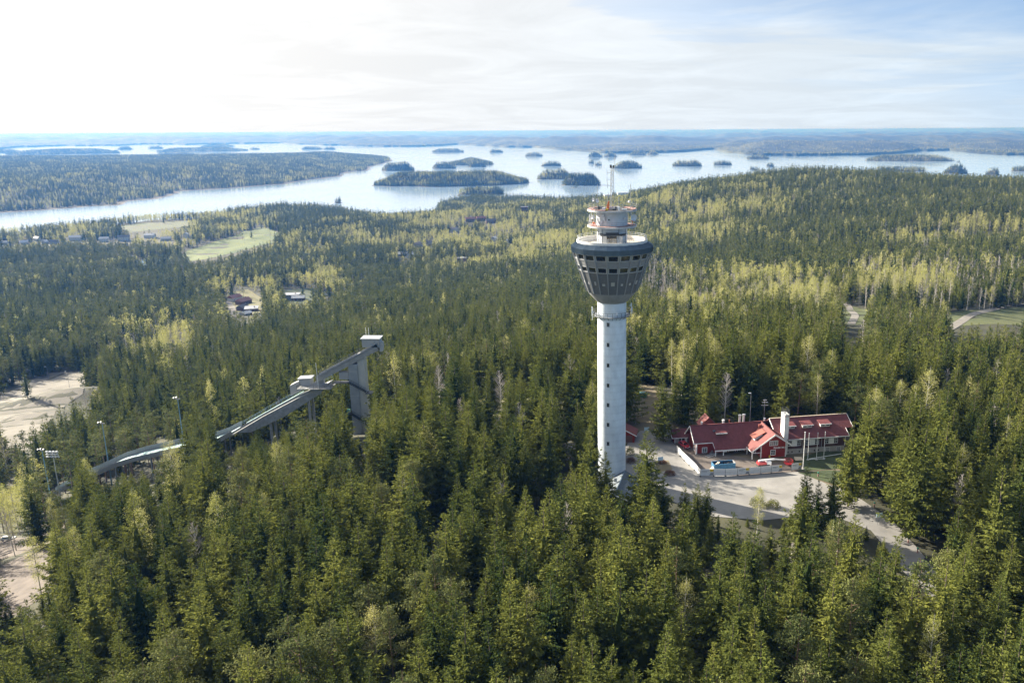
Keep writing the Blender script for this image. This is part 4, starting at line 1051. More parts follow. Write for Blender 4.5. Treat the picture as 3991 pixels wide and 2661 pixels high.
# lean-to carport behind the left gable
lc = MB().box(-4.0, -3.8, 8.9, 13.3, -.5, 2.3).box(-4.0, 1, 13.1, 13.3, -.5, 2.3).build('carport_wall', M['red_board'], lodge)
MB().prism([(-4.0, 8.9, 2.3), (-4.0, 13.3, 2.3), (-4.0, 11.1, 3.9)], (.2, 0, 0)).build('carport_gable', M['red_board'], lc)
cr_ = roof_plane([(-4.8, 11.1, 4.15), (4, 11.1, 4.15), (4, 8.5, 2.35), (-4.8, 8.5, 2.35)], 'carport_roof', M['tile'], lodge)
roof_plane([(-4.8, 11.1, 4.15), (4, 11.1, 4.15), (4, 13.8, 2.35), (-4.8, 13.8, 2.35)], 'carport_roof', M['tile'], lodge)
MB().beam((-4.85, 11.1, 4.05), (-4.85, 8.4, 2.28), .1, .3).beam((-4.85, 11.1, 4.05), (-4.85, 13.9, 2.28), .1, .3).beam((-4.8, 8.42, 2.25), (-.1, 8.42, 2.25), .1, .18).build('verge_board', Wt, cr_)
for uu in (-3.9, -1.9):
    MB().box(uu - .1, uu + .1, 8.7, 8.9, -.4, 2.3).build('carport_post', Wt, lodge)
MB().box(-3.7, -2.6, 8.9, 9.0, 0, 2.2).build('carport_screen', M['plaster'], lodge)
MB().box(-.9, -.2, 8.75, 8.95, .5, 2.0).build('carport_window', Wt, lodge)

# ---------------------------------------------------------------- trees: shapes
def cards(P, Dr, Sd, Ln, Wd, mid=0.45):
    """one leaf-shaped quad per row: foot, two shoulders, tip"""
    P, Dr, Sd = np.asarray(P), np.asarray(Dr), np.asarray(Sd)
    Ln, Wd = np.asarray(Ln)[:, None], np.asarray(Wd)[:, None]
    m_ = P + Dr * Ln * mid
    V = np.stack([P, m_ + Sd * Wd / 2, P + Dr * Ln, m_ - Sd * Wd / 2], 1).reshape(-1, 3)
    return V, np.arange(len(P) * 4).reshape(-1, 4)
def norm(a):
    return a / np.maximum(np.linalg.norm(a, axis=1), 1e-6)[:, None]
def tubes(segs, n=5):
    """segs rows: x0 y0 z0 x1 y1 z1 r0 r1"""
    mb = MB()
    for s in segs:
        mb.tube(s[0:3], s[3:6], s[6], n, s[7])
    V = np.array(mb.v)
    Fq = [f for f in mb.f if len(f) == 4]
    return V, np.array(Fq)
def core_cone(h, z0, R, n=7):
    V, Fq = [], []
    for j, (z, r) in enumerate([(z0, R * .9), (z0 + (h - z0) * .3, R), (z0 + (h - z0) * .7, R * .5), (h * .9, R * .04)]):
        for i in range(n):
            a = 2 * math.pi * (i + j * .5) / n
            V.append((r * math.cos(a), r * math.sin(a), z))
    for j in range(3):
        for i in range(n):
            Fq.append((j * n + i, j * n + (i + 1) % n, (j + 1) * n + (i + 1) % n, (j + 1) * n + i))
    return np.array(V), np.array(Fq)
def spruce(seed, h=24.0, R=3.2, dz=.46, nb=7, step=.30, tw=.68, wd=.27, ragged=.3, ex=.92):
    r = np.random.RandomState(seed)
    zs = np.append(np.arange(h * .07, h - .25, dz), [h - .9, h - .6, h - .35])
    z = np.repeat(zs, nb) + r.uniform(-dz, dz, len(zs) * nb) * .5
    t = np.clip((h - z) / h, 0, 1)
    lobe = 1 + .22 * np.sin(z * r.uniform(.8, 1.5) + r.uniform(0, 6))
    Lb = R * np.clip(t * 1.4, .01, 1) ** ex * r.uniform(1 - ragged, 1 + ragged * .55, len(z)) * lobe + .06
    Lb *= np.where(t > .86, .8, 1)
    az = r.uniform(0, 2 * math.pi, len(z))
    sl = np.interp(t, [0, .12, .4, 1], [1.2, .5, -.10, -.42]) + r.uniform(-.12, .12, len(z))
    cnt = np.maximum(2, (Lb / step * 2).astype(int))
    bi = np.repeat(np.arange(len(z)), cnt)
    s = r.uniform(.12, 1.0, len(bi)) ** .8
    L_, A = Lb[bi] * s, az[bi] + r.normal(0, .06, len(bi))
    P = np.stack([np.cos(A) * L_, np.sin(A) * L_, z[bi] + L_ * sl[bi] * (1 - .15 * s) + .30 * Lb[bi] * s ** 3], -1)
    sd = r.choice([-1, 1], len(bi)) * r.uniform(.1, 1.1, len(bi))
    hang = r.rand(len(bi)) < .20
    D = np.stack([np.cos(A + sd), np.sin(A + sd), sl[bi] * .4 + r.uniform(-.35, .25, len(bi))], -1)
    D[hang] = np.stack([np.cos(A[hang]) * .35, np.sin(A[hang]) * .35, -np.ones(hang.sum())], -1)
    D = norm(D)
    up = norm(r.normal(0, .55, (len(bi), 3)) + [0, 0, 1]); up[hang] = norm(r.normal(0, 1, (hang.sum(), 3)))
    Sd = norm(np.cross(D, up))
    ln = tw * r.uniform(.6, 1.5, len(bi)) * np.clip(.42 + 1.2 * t[bi], .42, 1.08)
    V, Fq = cards(P, D, Sd, ln, wd * r.uniform(.7, 1.3, len(bi)) * np.clip(.5 + 1.1 * t[bi], .5, 1.08))
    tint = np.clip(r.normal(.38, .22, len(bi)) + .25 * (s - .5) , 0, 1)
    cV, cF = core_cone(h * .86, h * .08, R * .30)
    Vt, Ft = tubes([(0, 0, -.6, 0, 0, h * .5, h * .0125, h * .008), (0, 0, h * .5, 0, 0, h * .965, h * .007, .02)], 6)
    return (np.concatenate([V, cV]), np.concatenate([Fq, cF + len(V)]), np.repeat(tint, 4).tolist() + [0.1] * len(cV)), (Vt, Ft)  # core tinted dark: shade inside the crown put into its colour
def limb_tree(seed, h, z0, R, nlimb, ncl, ccount, csize, cw, flat, top=.9, up=.5, trunk_r=.011, limb_r=.05, shape='pine', sag=0.0):
    """trunk, limbs, and sprays of leaves gathered round the limb ends"""
    r = np.random.RandomState(seed)
    segs = [(0, 0, -.6, .0, 0, h * .45, h * trunk_r, h * trunk_r * .72), (0, 0, h * .45, r.normal(0, .15), r.normal(0, .15), h * .96, h * trunk_r * .72, .03)]
    P, T = [], []
    for i in range(nlimb):
        f = (i + r.uniform(0, 1)) / nlimb
        zb = z0 + (h * top - z0) * f
        an = i * 2.4 + r.uniform(-.5, .5)
        if shape == 'pine':
            ln = R * (math.sin(math.pi * (.18 + .74 * f)) ** .8) * r.uniform(.65, 1.15)
        else:
            ln = R * (math.sin(math.pi * (.12 + .83 * f)) ** .9) * r.uniform(.7, 1.15)
        e = np.array([math.cos(an) * ln, math.sin(an) * ln, zb + ln * up * r.uniform(.4, 1.4)])
        a = np.array([0, 0, zb])
        segs.append((*a, *e, limb_r, limb_r * .3))
        for j in range(ncl):
            k = r.uniform(.35, 1.05) if ncl > 1 else 1
            c = a + (e - a) * k + r.normal(0, .22, 3) * R * .35
            q = r.normal(0, 1, (ccount, 3)) * csize * np.array([1, 1, flat])
            if sag:
                q[:, 2] -= np.abs(r.normal(0, sag, ccount))
            P.append(c + q); T.append(np.full(ccount, r.uniform(.1, .9)))
    P = np.concatenate(P); T = np.concatenate(T)
    keep = P[:, 2] < h * 1.02
    P, T = P[keep], T[keep]
    D = norm(r.normal(0, 1, P.shape) + [0, 0, .35 if not sag else -.5])
    Sd = norm(np.cross(D, r.normal(0, 1, P.shape)))
    V, Fq = cards(P, D, Sd, cw * r.uniform(.7, 1.5, len(P)), cw * .62 * r.uniform(.6, 1.3, len(P)))
    return (V, Fq, np.repeat(np.clip(T + r.normal(0, .15, len(T)), 0, 1), 4).tolist()), tubes(segs, 5)
def bare(seed, h, fine=1.0, n=60, w=.035, R=2.4):
    """leafless tree: trunk, rising boughs, a haze of thin twigs"""
    r = np.random.RandomState(seed)
    segs = [(0, 0, -.6, 0, 0, h * .5, h * .012, h * .009), (0, 0, h * .5, 0, 0, h * .97, h * .009, .02)]
    P, D, Ln = [], [], []
    for i in range(n):
        f = (i + r.rand()) / n
        zb = h * (.3 + .66 * f); an = r.uniform(0, 6.28)
        ln = R * math.sin(math.pi * (.25 + .7 * f)) ** .8 * r.uniform(.7, 1.3)
        d = np.array([math.cos(an) * .75, math.sin(an) * .75, .8 + .3 * f]); d /= np.linalg.norm(d)
        a = np.array([0, 0, zb]); e = a + d * ln
        segs.append((*a, *e, .05, .015))
        for j in range(int(9 * fine)):
            k = r.uniform(.25, 1)
            dd = d + r.normal(0, .5, 3); dd[2] += .2
            P.append(a + (e - a) * k); D.append(dd); Ln.append(ln * r.uniform(.3, .65))
    P, D, Ln = np.array(P), norm(np.array(D)), np.array(Ln)
    Sd = norm(np.cross(D, r.normal(0, 1, D.shape)))
    V, Fq = cards(P, D, Sd, Ln, w * r.uniform(.8, 1.4, len(P)), .3)
    return (V, Fq, [0.5] * len(V)), tubes(segs, 4)

# each form: (crown mesh, trunk mesh, both joined) ------------------------------------------------
FORMS = {}
def add_form(kind, lod, crown, trunk, mc, mt):
    cv, cf, ct = crown; tv, tf = trunk
    a = {'tint': ('FLOAT', 'POINT', np.array(ct, np.float32))}
    both_v = np.concatenate([cv, tv]); both_f = np.concatenate([cf, tf + len(cv)])
    mi = np.concatenate([np.zeros(len(cf), int), np.ones(len(tf), int)])
    joined = mesh_np(kind, both_v, both_f, [mc, mt], mi, attr={'tint': ('FLOAT', 'POINT', np.concatenate([ct, np.full(len(tv), .5)]).astype(np.float32))})
    cm = tm = None
    if lod == 0:
        cm = mesh_np('crown', cv, cf, [mc], attr=a); tm = mesh_np('trunk', tv, tf, [mt])
    FORMS.setdefault((kind, lod), []).append((cm, tm, joined))
for i in range(8):
    add_form('spruce_tree', 0, *spruce(10 + i, 24, 3.7 + .36 * (i % 4), ex=.80 + .10 * (i % 3), ragged=.26 + .06 * (i % 4)), M['spruce'], M['bark'])
for i in range(4):
    add_form('spruce_tree', 1, *spruce(30 + i, 24, 3.7, dz=.85, nb=5, step=.5, tw=1.0, wd=.42, ex=.9), M['spruce'], M['bark'])
for i in range(4):
    add_form('spruce_tree', 2, *spruce(40 + i, 24, 3.5, dz=1.7, nb=4, step=1.0, tw=1.7, wd=.95, ex=.8), M['spruce'], M['bark'])
for i in range(5):
    add_form('pine_tree', 0, *limb_tree(50 + i, 21, 8.5 + i % 3, 3.1, 17, 3, 44, .48, .34, .55, up=.45), M['pine'], M['bark_pine'])
for i in range(3):
    add_form('pine_tree', 1, *limb_tree(60 + i, 21, 9, 3.1, 12, 2, 22, .55, .62, .6), M['pine'], M['bark_pine'])
for i in range(3):
    add_form('pine_tree', 2, *limb_tree(65 + i, 21, 9, 2.9, 8, 2, 7, .7, 1.15, .7), M['pine'], M['bark_pine'])
for i in range(4):
    add_form('birch_tree', 0, *limb_tree(70 + i, 20, 5.5, 2.5, 42, 3, 24, .38, .19, 1.0, up=.9, trunk_r=.008, limb_r=.03, shape='b', sag=.45), M['birch'], M['bark_birch'])
for i in range(3):
    add_form('birch_tree', 1, *limb_tree(80 + i, 20, 5.0, 2.5, 24, 2, 14, .5, .42, 1.1, up=.8, trunk_r=.008, limb_r=.03, shape='b', sag=.4), M['birch'], M['bark_birch'])
for i in range(3):
    add_form('birch_tree', 2, *limb_tree(85 + i, 20, 4.0, 2.9, 14, 2, 7, .6, .95, 1.2, up=.8, trunk_r=.008, limb_r=.03, shape='b', sag=.4), M['birch'], M['bark_birch'])
for i in range(3):
    add_form('bare_tree', 0, *bare(90 + i, 19, 1.6, 60, .045), M['twig'], M['bark_birch'])
    add_form('bare_tree', 1, *bare(93 + i, 20, .8, 40, .10), M['twig'], M['bark_birch'])
    add_form('bare_tree', 2, *bare(96 + i, 20, .45, 24, .22), M['twig'], M['bark_birch'])

# ---------------------------------------------------------------- trees: where they stand
BASE_H = {'spruce_tree': 24.0, 'pine_tree': 21.0, 'birch_tree': 20.0, 'bare_tree': 20.0}
SP, PI_, BI, BA = 'spruce_tree', 'pine_tree', 'birch_tree', 'bare_tree'
KINDS = [SP, PI_, BI, BA]
# (polygon of reading pixels at mid tree, share of pine, birch, bare)
ZONES = [([(850, 505), (1010, 470), (1340, 465), (1560, 425), (1620, 470), (1560, 530), (1340, 600), (1200, 612), (1000, 606), (850, 570), (640, 575), (640, 540)], .10, .62, .04),
         ([(1480, 545), (1560, 480), (1700, 440), (1830, 475), (1760, 520), (1560, 550)], .02, .75, .03),
         ([(1560, 430), (1700, 405), (1850, 395), (1900, 420), (1700, 440)], .0, .45, .0),
         ([(1940, 530), (2100, 515), (2352, 490), (2352, 565), (2100, 570)], .02, .70, .2),
         ([(1470, 660), (1560, 625), (1800, 610), (1930, 630), (1930, 700), (1700, 730), (1500, 710)], .05, .50, .25),
         ([(1945, 600), (2170, 585), (2170, 715), (1945, 715)], .02, .50, .30),
         ([(2170, 610), (2352, 580), (2352, 710), (2170, 715)], .02, .15, .50),
         ([(1465, 600), (1545, 600), (1545, 695), (1465, 695)], .0, .1, .75),
         ([(1440, 720), (1640, 720), (1640, 900), (1440, 930)], .05, .30, .05),
         ([(0, 490), (600, 470), (640, 500), (600, 560), (420, 590), (0, 560)], .2, .60, .05),
         ([(0, 555), (420, 570), (500, 600), (300, 620), (0, 625)], .55, .12, .0),
         ([(0, 625), (500, 600), (850, 600), (900, 720), (500, 800), (0, 870)], .34, .07, .03),
         ([(500, 620), (780, 600), (800, 700), (640, 720), (500, 740)], .15, .60, .08),
         ([(270, 740), (420, 730), (440, 800), (270, 800)], .1, .4, .3),
         ([(-100, 1040), (75, 1060), (60, 1320), (-100, 1350)], .1, .70, .1),
         ([(60, 1010), (420, 980), (700, 1010), (700, 1130), (80, 1260)], .42, .05, .02)]
# things the photograph shows free of trees in front: (polygon, nearer than this distance is not planted)
KEEP = [([(1445, 985), (1530, 955), (1610, 950), (1960, 940), (1975, 1080), (1950, 1112), (1990, 1165), (2060, 1215), (2105, 1285), (2060, 1250), (1985, 1190), (1900, 1165), (1760, 1180), (1640, 1172), (1560, 1130), (1500, 1088), (1445, 1085)], 214),
        ([(1366, 350), (1300, 560), (1320, 640), (1366, 690), (1366, 1078), (1440, 1078), (1440, 690), (1490, 640), (1505, 560), (1440, 350)], 202),
        ([(585, 965), (690, 865), (830, 765), (885, 765), (885, 800), (850, 835), (845, 985), (805, 985), (798, 885), (770, 885), (625, 990)], 284),
        ([(205, 1087), (280, 1050), (335, 1042), (335, 1073), (230, 1098)], 284), ([(352, 1040), (372, 1036), (372, 1062), (352, 1066)], 284), ([(398, 1026), (440, 1022), (440, 1038), (398, 1044)], 284), ([(490, 1012), (590, 945), (605, 968), (505, 1026)], 284), ([(140, 1125), (175, 1105), (175, 1118), (140, 1140)], 284),
        ([(0, 925), (60, 890), (130, 868), (235, 860), (238, 866), (180, 900), (110, 940), (60, 975), (0, 990)], None),
        ([(0, 1350), (60, 1300), (112, 1278), (114, 1322), (60, 1365), (0, 1395)], 175),
        ([(1935, 708), (1975, 708), (1985, 736), (1945, 738)], None), ([(2185, 718), (2352, 712), (2352, 738), (2190, 742)], None),
        ([(430, 585), (560, 540), (610, 530), (635, 545), (540, 575), (440, 598)], None), ([(270, 524), (330, 516), (440, 509), (410, 519), (310, 529)], None),
        ([(525, 676), (570, 672), (600, 690), (595, 706), (550, 712), (520, 700)], None), ([(655, 672), (715, 670), (715, 684), (660, 688)], None),
        ([(1400, 1078), (1452, 1078), (1452, 1122), (1400, 1120)], 189), ([(1415, 905), (1480, 895), (1540, 920), (1540, 975), (1440, 985)], 250),
        ([(390, 955), (412, 945), (415, 1018), (400, 1018)], 290), ([(225, 1005), (245, 1005), (245, 1080), (225, 1070)], 290), ([(95, 1040), (135, 1035), (140, 1130), (105, 1115)], 290)]
HPX = [(11, 562, 14), (56, 561, 16), (86, 553, 14), (104, 560, 12), (125, 560, 15), (175, 553, 24), (240, 556, 18), (285, 553, 24), (345, 547, 22), (382, 554, 18), (428, 546, 12), (540, 690, 14), (560, 698, 15), (558, 712, 12), (578, 714, 14), (565, 724, 10), (672, 686, 16), (686, 690, 14), (752, 678, 9), (927, 588, 14), (945, 592, 7), (1063, 601, 11), (1045, 531, 12), (1080, 508, 12), (1105, 506, 12), (1128, 512, 12), (960, 566, 10), (985, 563, 8), (1135, 553, 8), (1170, 558, 7), (1205, 486, 8), (1430, 448, 14), (1395, 452, 10)]
_hh = hits([(x, y) for x, y, r_ in HPX])
lodge_plot = [tuple((lodge_i @ Vector((u_, v_, 0)))[:2]) for u_, v_ in ((-6, -4), (47, -8), (48, 11), (7, 11), (7, 15), (-6, 15))]
HFOOT = []
for (x, y, r_), q in zip(HPX, _hh):
    KEEP.append(([(x - r_, y - 9), (x + r_, y - 9), (x + r_, y - 4), (x - r_, y - 4)], q[1] - 4))
    HFOOT.append((q[0], q[1], 9 + 20 * (r_ > 17)))
for k_, (poly, lim) in enumerate(KEEP):
    if lim is None:
        q = hits([(sum(p_[0] for p_ in poly) / len(poly), sum(p_[1] for p_ in poly) / len(poly))])[0]
        KEEP[k_] = (poly, q[1] + 2)
rng = np.random.RandomState(77)
def grid_pts(x0, x1, y0, y1, s):
    X, Y = np.meshgrid(np.arange(x0, x1, s), np.arange(y0, y1, s))
    X = X + (np.arange(X.shape[0]) % 2)[:, None] * s * .5
    return np.stack([(X + rng.uniform(-.42, .42, X.shape) * s).ravel(), (Y + rng.uniform(-.42, .42, X.shape) * s).ravel()], -1)
def in_view(P, m_=150):
    px, py = proj(P)
    return (px > -m_) & (px < 2352 + m_) & (P[:, 1] > 30)
bands = [(40, 320, 6.2), (320, 900, 6.4), (900, 1700, 6.8), (1700, 4200, 7.5)]
allp = []
for r_0, r_1, s in bands:
    p = grid_pts(-r_1 * .95, r_1 * .75, 20, r_1, s)
    d = np.hypot(p[:, 0], p[:, 1])
    p = p[(d >= r_0) & (d < r_1)]
    q = np.stack([p[:, 0], p[:, 1], np.zeros(len(p))], -1)
    p = p[in_view(q, 260)]
    allp.append(p)
p = np.concatenate(allp)
z = H(p[:, 0], p[:, 1])
ok = (z > LAKE + 0.8) & inpoly(p[:, 0], p[:, 1], MAIN)
p, z = p[ok], z[ok]
# the forest thins out in small gaps
T3 = np.column_stack([p, z])
dist = np.hypot(p[:, 0], p[:, 1])
dens = 0.92 - .55 * (fnoise(p[:, 0] / 22, p[:, 1] / 22, 2) < .36)
T3 = T3[rng.rand(len(T3)) < dens]
def choose(T3, zones, dflt=(.08, .05, .022)):
    """kind and height for each spot"""
    n = len(T3)
    pm = T3.copy(); pm[:, 2] += 10
    mx, my = proj(pm)
    pp, pb, pa = np.full(n, dflt[0]), dflt[1] * np.interp(np.hypot(T3[:, 0], T3[:, 1]), [300, 900], [.8, 2.4]), np.full(n, dflt[2])
    mx = mx + (fnoise(T3[:, 0] / 45, T3[:, 1] / 70, 3) - .5) * 130 + rng.normal(0, 8, n)
    my = my + (fnoise(T3[:, 0] / 60 + 7, T3[:, 1] / 90 + 3, 3) - .5) * 60 + rng.normal(0, 4, n)
    for poly, a, b_, c in zones:
        i = inpoly(mx, my, poly)
        pp[i], pb[i], pa[i] = a, b_, c
    cl = fnoise(T3[:, 0] / 55 + 9, T3[:, 1] / 55, 3)          # birches stand in groups
    pb = np.clip(pb * np.interp(cl, [.3, .5, .68], [.15, .8, 2.4]), 0, .95)
    cl2 = fnoise(T3[:, 0] / 60 + 40, T3[:, 1] / 60, 2)
    pp = np.clip(pp * np.interp(cl2, [.3, .5, .7], [.3, 1, 2.0]), 0, .95)
    u = rng.rand(n)
    k = np.where(u < pb, 2, np.where(u < pb + pa, 3, np.where(u < pb + pa + pp, 1, 0)))
    hh = np.select([k == 0, k == 1, k == 2], [rng.normal(22.5, 3.2, n), rng.normal(20, 2.2, n), rng.normal(18.5, 2.5, n)], rng.normal(18, 2, n))
    small = (k == 0) & (rng.rand(n) < .12)
    hh = np.where(small, hh * rng.uniform(.35, .7, n), hh)
    return k, np.clip(hh, 6, 30)
kind, hh = choose(T3, ZONES)
bx, by = proj(T3)
alive = ~((kind >= 2) & (rng.rand(len(T3)) < .35) & (T3[:, 1] > 300))      # leaf trees stand wider apart
for poly, keep in CLEAR:
    i = inpoly(bx, by, poly)
    alive &= ~(i & (rng.rand(len(T3)) >= keep))
FOOT = [lodge_plot, [(-5, 180), (16, 180), (16, 206), (-5, 206)], [(-205, 281), (-70, 276), (-66, 296), (-205, 294)], [(5, 222), (16, 222), (16, 236), (5, 236)]]
for x_, y_, r_ in HFOOT:
    alive &= np.hypot(T3[:, 0] - x_, T3[:, 1] - y_) > r_
for f in FOOT:
    alive &= ~inpoly(T3[:, 0], T3[:, 1], f)
def blocked(T3, hh):
    bad = np.zeros(len(T3), bool)
    for poly, lim in KEEP:
        near = T3[:, 1] < lim
        cand = np.where(near & ~bad)[0]
        if not len(cand):
            continue
        q = T3[cand]
        hit_ = np.zeros(len(cand), bool)
        for f, wd in ((.15, 1.5), (.4, 2.0), (.6, 1.6), (.8, 1.0), (.92, .5), (1.0, 0)):
            for sgn in (-1, 1):
                w = q.copy(); w[:, 2] += hh[cand] * f; w[:, 0] += sgn * wd
                mx, my = proj(w)
                hit_ |= inpoly(mx, my, poly)
        bad[cand[hit_]] = True
    return bad
for f in (.55, .6, .55, 0):         # where a full-grown tree would hide what the photograph shows, a young one may stand
    bad = blocked(T3, hh)
    if f == 0:
        alive &= ~bad
        break
    yng = bad & (T3[:, 1] < 330)
    hh = np.where(yng, hh * f * rng.uniform(.8, 1.1, len(hh)), hh)
    kind = np.where(yng & (kind == 1), 0, kind)
# trees whose tops can be read off the photograph (photo pixels): kind, height
SEEN = [(249, 2138, 0, 17), (426, 2127, 0, 22), (625, 2088, 0, 24), (1092, 1977, 0, 26), (785, 2149, 0, 23), (964, 2182, 0, 24), (873, 2038, 0, 24), (696, 2022, 0, 22), (934, 1977, 0, 24), (862, 1955, 0, 24), (520, 2187, 0, 23), (622, 2348, 0, 22), (663, 2425, 1, 21), (752, 2270, 0, 25), (859, 2430, 0, 20), (962, 2491, 1, 22), (906, 2414, 0, 20), (1083, 2525, 0, 22), (1150, 2442, 1, 22), (1277, 2375, 1, 24), (97, 2331, 0, 20), (204, 2309, 0, 14), (287, 2386, 0, 22), (320, 2541, 0, 22), (249, 2580, 0, 20), (182, 2596, 1, 19), (707, 2624, 0, 22), (442, 2585, 1, 20), (542, 2558, 1, 21), (1094, 2370, 1, 21), (530, 1955, 2, 22), (732, 2176, 0, 20),
        (1737, 1950, 0, 24), (1784, 2010, 0, 22), (1844, 1928, 0, 25), (1930, 2038, 0, 25), (1919, 1977, 0, 24), (2041, 1905, 0, 26), (1963, 2115, 0, 25), (2043, 2085, 0, 24), (2140, 2232, 0, 24), (2240, 2132, 0, 24), (2450, 2046, 0, 24), (2510, 2185, 0, 26), (2546, 1933, 0, 24), (2394, 1983, 0, 23), (2345, 2171, 0, 23), (2251, 2265, 0, 22), (2317, 2281, 0, 22), (1980, 2284, 0, 24), (2057, 2312, 0, 24), (1800, 2348, 0, 26), (1925, 2425, 0, 23), (1781, 2276, 0, 24), (1687, 2138, 1, 22), (1620, 2193, 1, 22), (1759, 2232, 1, 21), (1430, 2237, 1, 21), (1405, 2005, 0, 24), (1507, 2088, 0, 24), (1626, 2082, 0, 23), (1361, 2165, 0, 23), (1311, 2237, 0, 24), (1510, 2337, 1, 22), (1676, 2303, 0, 24), (2217, 2472, 0, 20), (2317, 2475, 0, 22), (2273, 2491, 0, 20), (2392, 2508, 0, 22), (2123, 2563, 1, 20), (1985, 2613, 1, 20), (1753, 2591, 0, 21), (2466, 2574, 0, 20), (2588, 2430, 0, 26), (1543, 2602, 1, 21), (1350, 2602, 0, 20), (1601, 2016, 0, 22),
        (2890, 2249, 0, 24), (2804, 2148, 0, 24), (2913, 2077, 0, 18), (2653, 1959, 0, 24), (3115, 2355, 1, 23), (3250, 2225, 0, 24), (3333, 2219, 1, 23), (3191, 2113, 1, 22), (3339, 1989, 0, 22), (3493, 2095, 0, 23), (3611, 2166, 1, 23), (3475, 2438, 0, 24), (3650, 2515, 0, 22), (3416, 2539, 0, 20), (3215, 2509, 0, 20), (3239, 2438, 0, 22), (2612, 2415, 0, 24), (2890, 2574, 0, 20), (2760, 2580, 0, 20), (2683, 2604, 0, 20), (3747, 1971, 0, 20), (3883, 2018, 0, 18), (3800, 2060, 0, 18), (3954, 2089, 0, 20), (3765, 2137, 0, 22), (3901, 2255, 0, 24), (3085, 2196, 0, 22), (3135, 1895, 0, 20),
        (3143, 1797, 0, 17), (3193, 1866, 0, 14), (3258, 1812, 0, 16), (2673, 1880, 0, 13), (2716, 1884, 0, 12), (2756, 1877, 0, 13), (2523, 1680, 0, 24), (2518, 1802, 0, 20), (2552, 1928, 0, 17), (2300, 1655, 0, 24), (2363, 1756, 0, 18), (2292, 1853, 0, 20), (2590, 1440, 0, 22), (2630, 1460, 0, 16), (2785, 1500, 0, 14), (2895, 1515, 0, 14), (3400, 1510, 0, 26), (3440, 1540, 0, 24), (3330, 1640, 0, 22), (3545, 1530, 0, 24), (3690, 1630, 0, 22), (2440, 1330, 0, 26), (2960, 1880, 2, 13)]
up_pts, mk, mh = [], [], []
for x, y, k, h in SEEN:
    q = hit(x / S, y / S, h)
    up_pts.append(q); mk.append(k); mh.append(h)
up_pts = np.array(up_pts); mk, mh = np.array(mk), np.array(mh, float)
# random neighbours keep clear of these
dmin = np.full(len(T3), 99.0)
for q, h in zip(up_pts, mh):
    dmin = np.minimum(dmin, np.hypot(T3[:, 0] - q[0], T3[:, 1] - q[1]))
alive &= dmin > 3.2
T3 = np.concatenate([up_pts, T3[alive]]); kind = np.concatenate([mk, kind[alive]]); hh = np.concatenate([mh, hh[alive]])
seen = np.zeros(len(T3), bool); seen[:len(up_pts)] = True
# a second planting on the islands and the peninsula
I3 = []
for fn, (x0, x1, y0, y1), st in LAND:
    dd = math.hypot((x0 + x1) / 2, (y0 + y1) / 2)
    s = 7.0 if dd < 4200 else (8.5 if dd < 6500 else 11)
    q = grid_pts(x0, x1, y0, y1, s)
    q = np.column_stack([q, fn(q[:, 0], q[:, 1])])
    q = q[q[:, 2] > .55]
    q[:, 2] += LAKE
    q = q[in_view(q, 120)]
    I3.append(q)
I3 = np.concatenate(I3)
ik, ih = choose(I3, [], (.16, .12, .0))
def lod_of(T):
    d = np.hypot(T[:, 0], T[:, 1])
    return np.where(d < 310, 0, np.where(d < 740, 1, 2))
lod = lod_of(T3)
print('trees', len(T3), 'island trees', len(I3), 'near', (lod == 0).sum())

# trees standing singly in the picture: the 300 of each kind that show largest
def vis_size(T, h):
    q = T.copy(); q[:, 2] += h
    x0, y0 = proj(T); x1, y1 = proj(q)
    inside = (x1 > -10) & (x1 < 2362) & (y1 < 1575) & (np.minimum(y1, y0) > 0)
    vis = np.clip(np.minimum(y0, 1568) - y1, 0, None)
    return np.where(inside, vis, 0)
vs = vis_size(T3, hh) + seen * 1000
single = np.zeros(len(T3), bool)
for k in range(4):
    c = np.where(kind == k)[0]
    c = c[np.argsort(-vs[c])][:300]
    single[c[vs[c] > 0]] = True
def where_phrase(x, y, d):
    rows = ((1400, 'at the bottom edge'), (1250, 'in the front rows'), (1120, 'in the middle rows'), (980, 'level with the tower foot'), (800, 'just behind the ski jump'), (650, 'well behind the tower'), (0, 'far towards the lake'))
    cols = ((180, 'far left'), (520, 'left of the ramp'), (900, 'under the ski jump'), (1150, 'right of the jump'), (1390, 'left of the tower'), (1640, 'right of the tower'), (1980, 'below the lodge' if y > 1000 else 'behind the lodge'), (9999, 'right of the lodge'))
    return [r_ for v_, r_ in rows if y >= v_][0] if y >= 0 else 'far away', [c_ for v_, c_ in cols if x < v_][0]
KN = {0: ('spruce_tree', 'pointed green spruce', 'spruce', 'spruces'), 1: ('pine_tree', 'round-crowned pine', 'pine', 'pines'), 2: ('birch_tree', 'pale yellow-green birch', 'birch', 'birches'), 3: ('bare_tree', 'leafless grey tree', 'tree', 'leafless trees')}
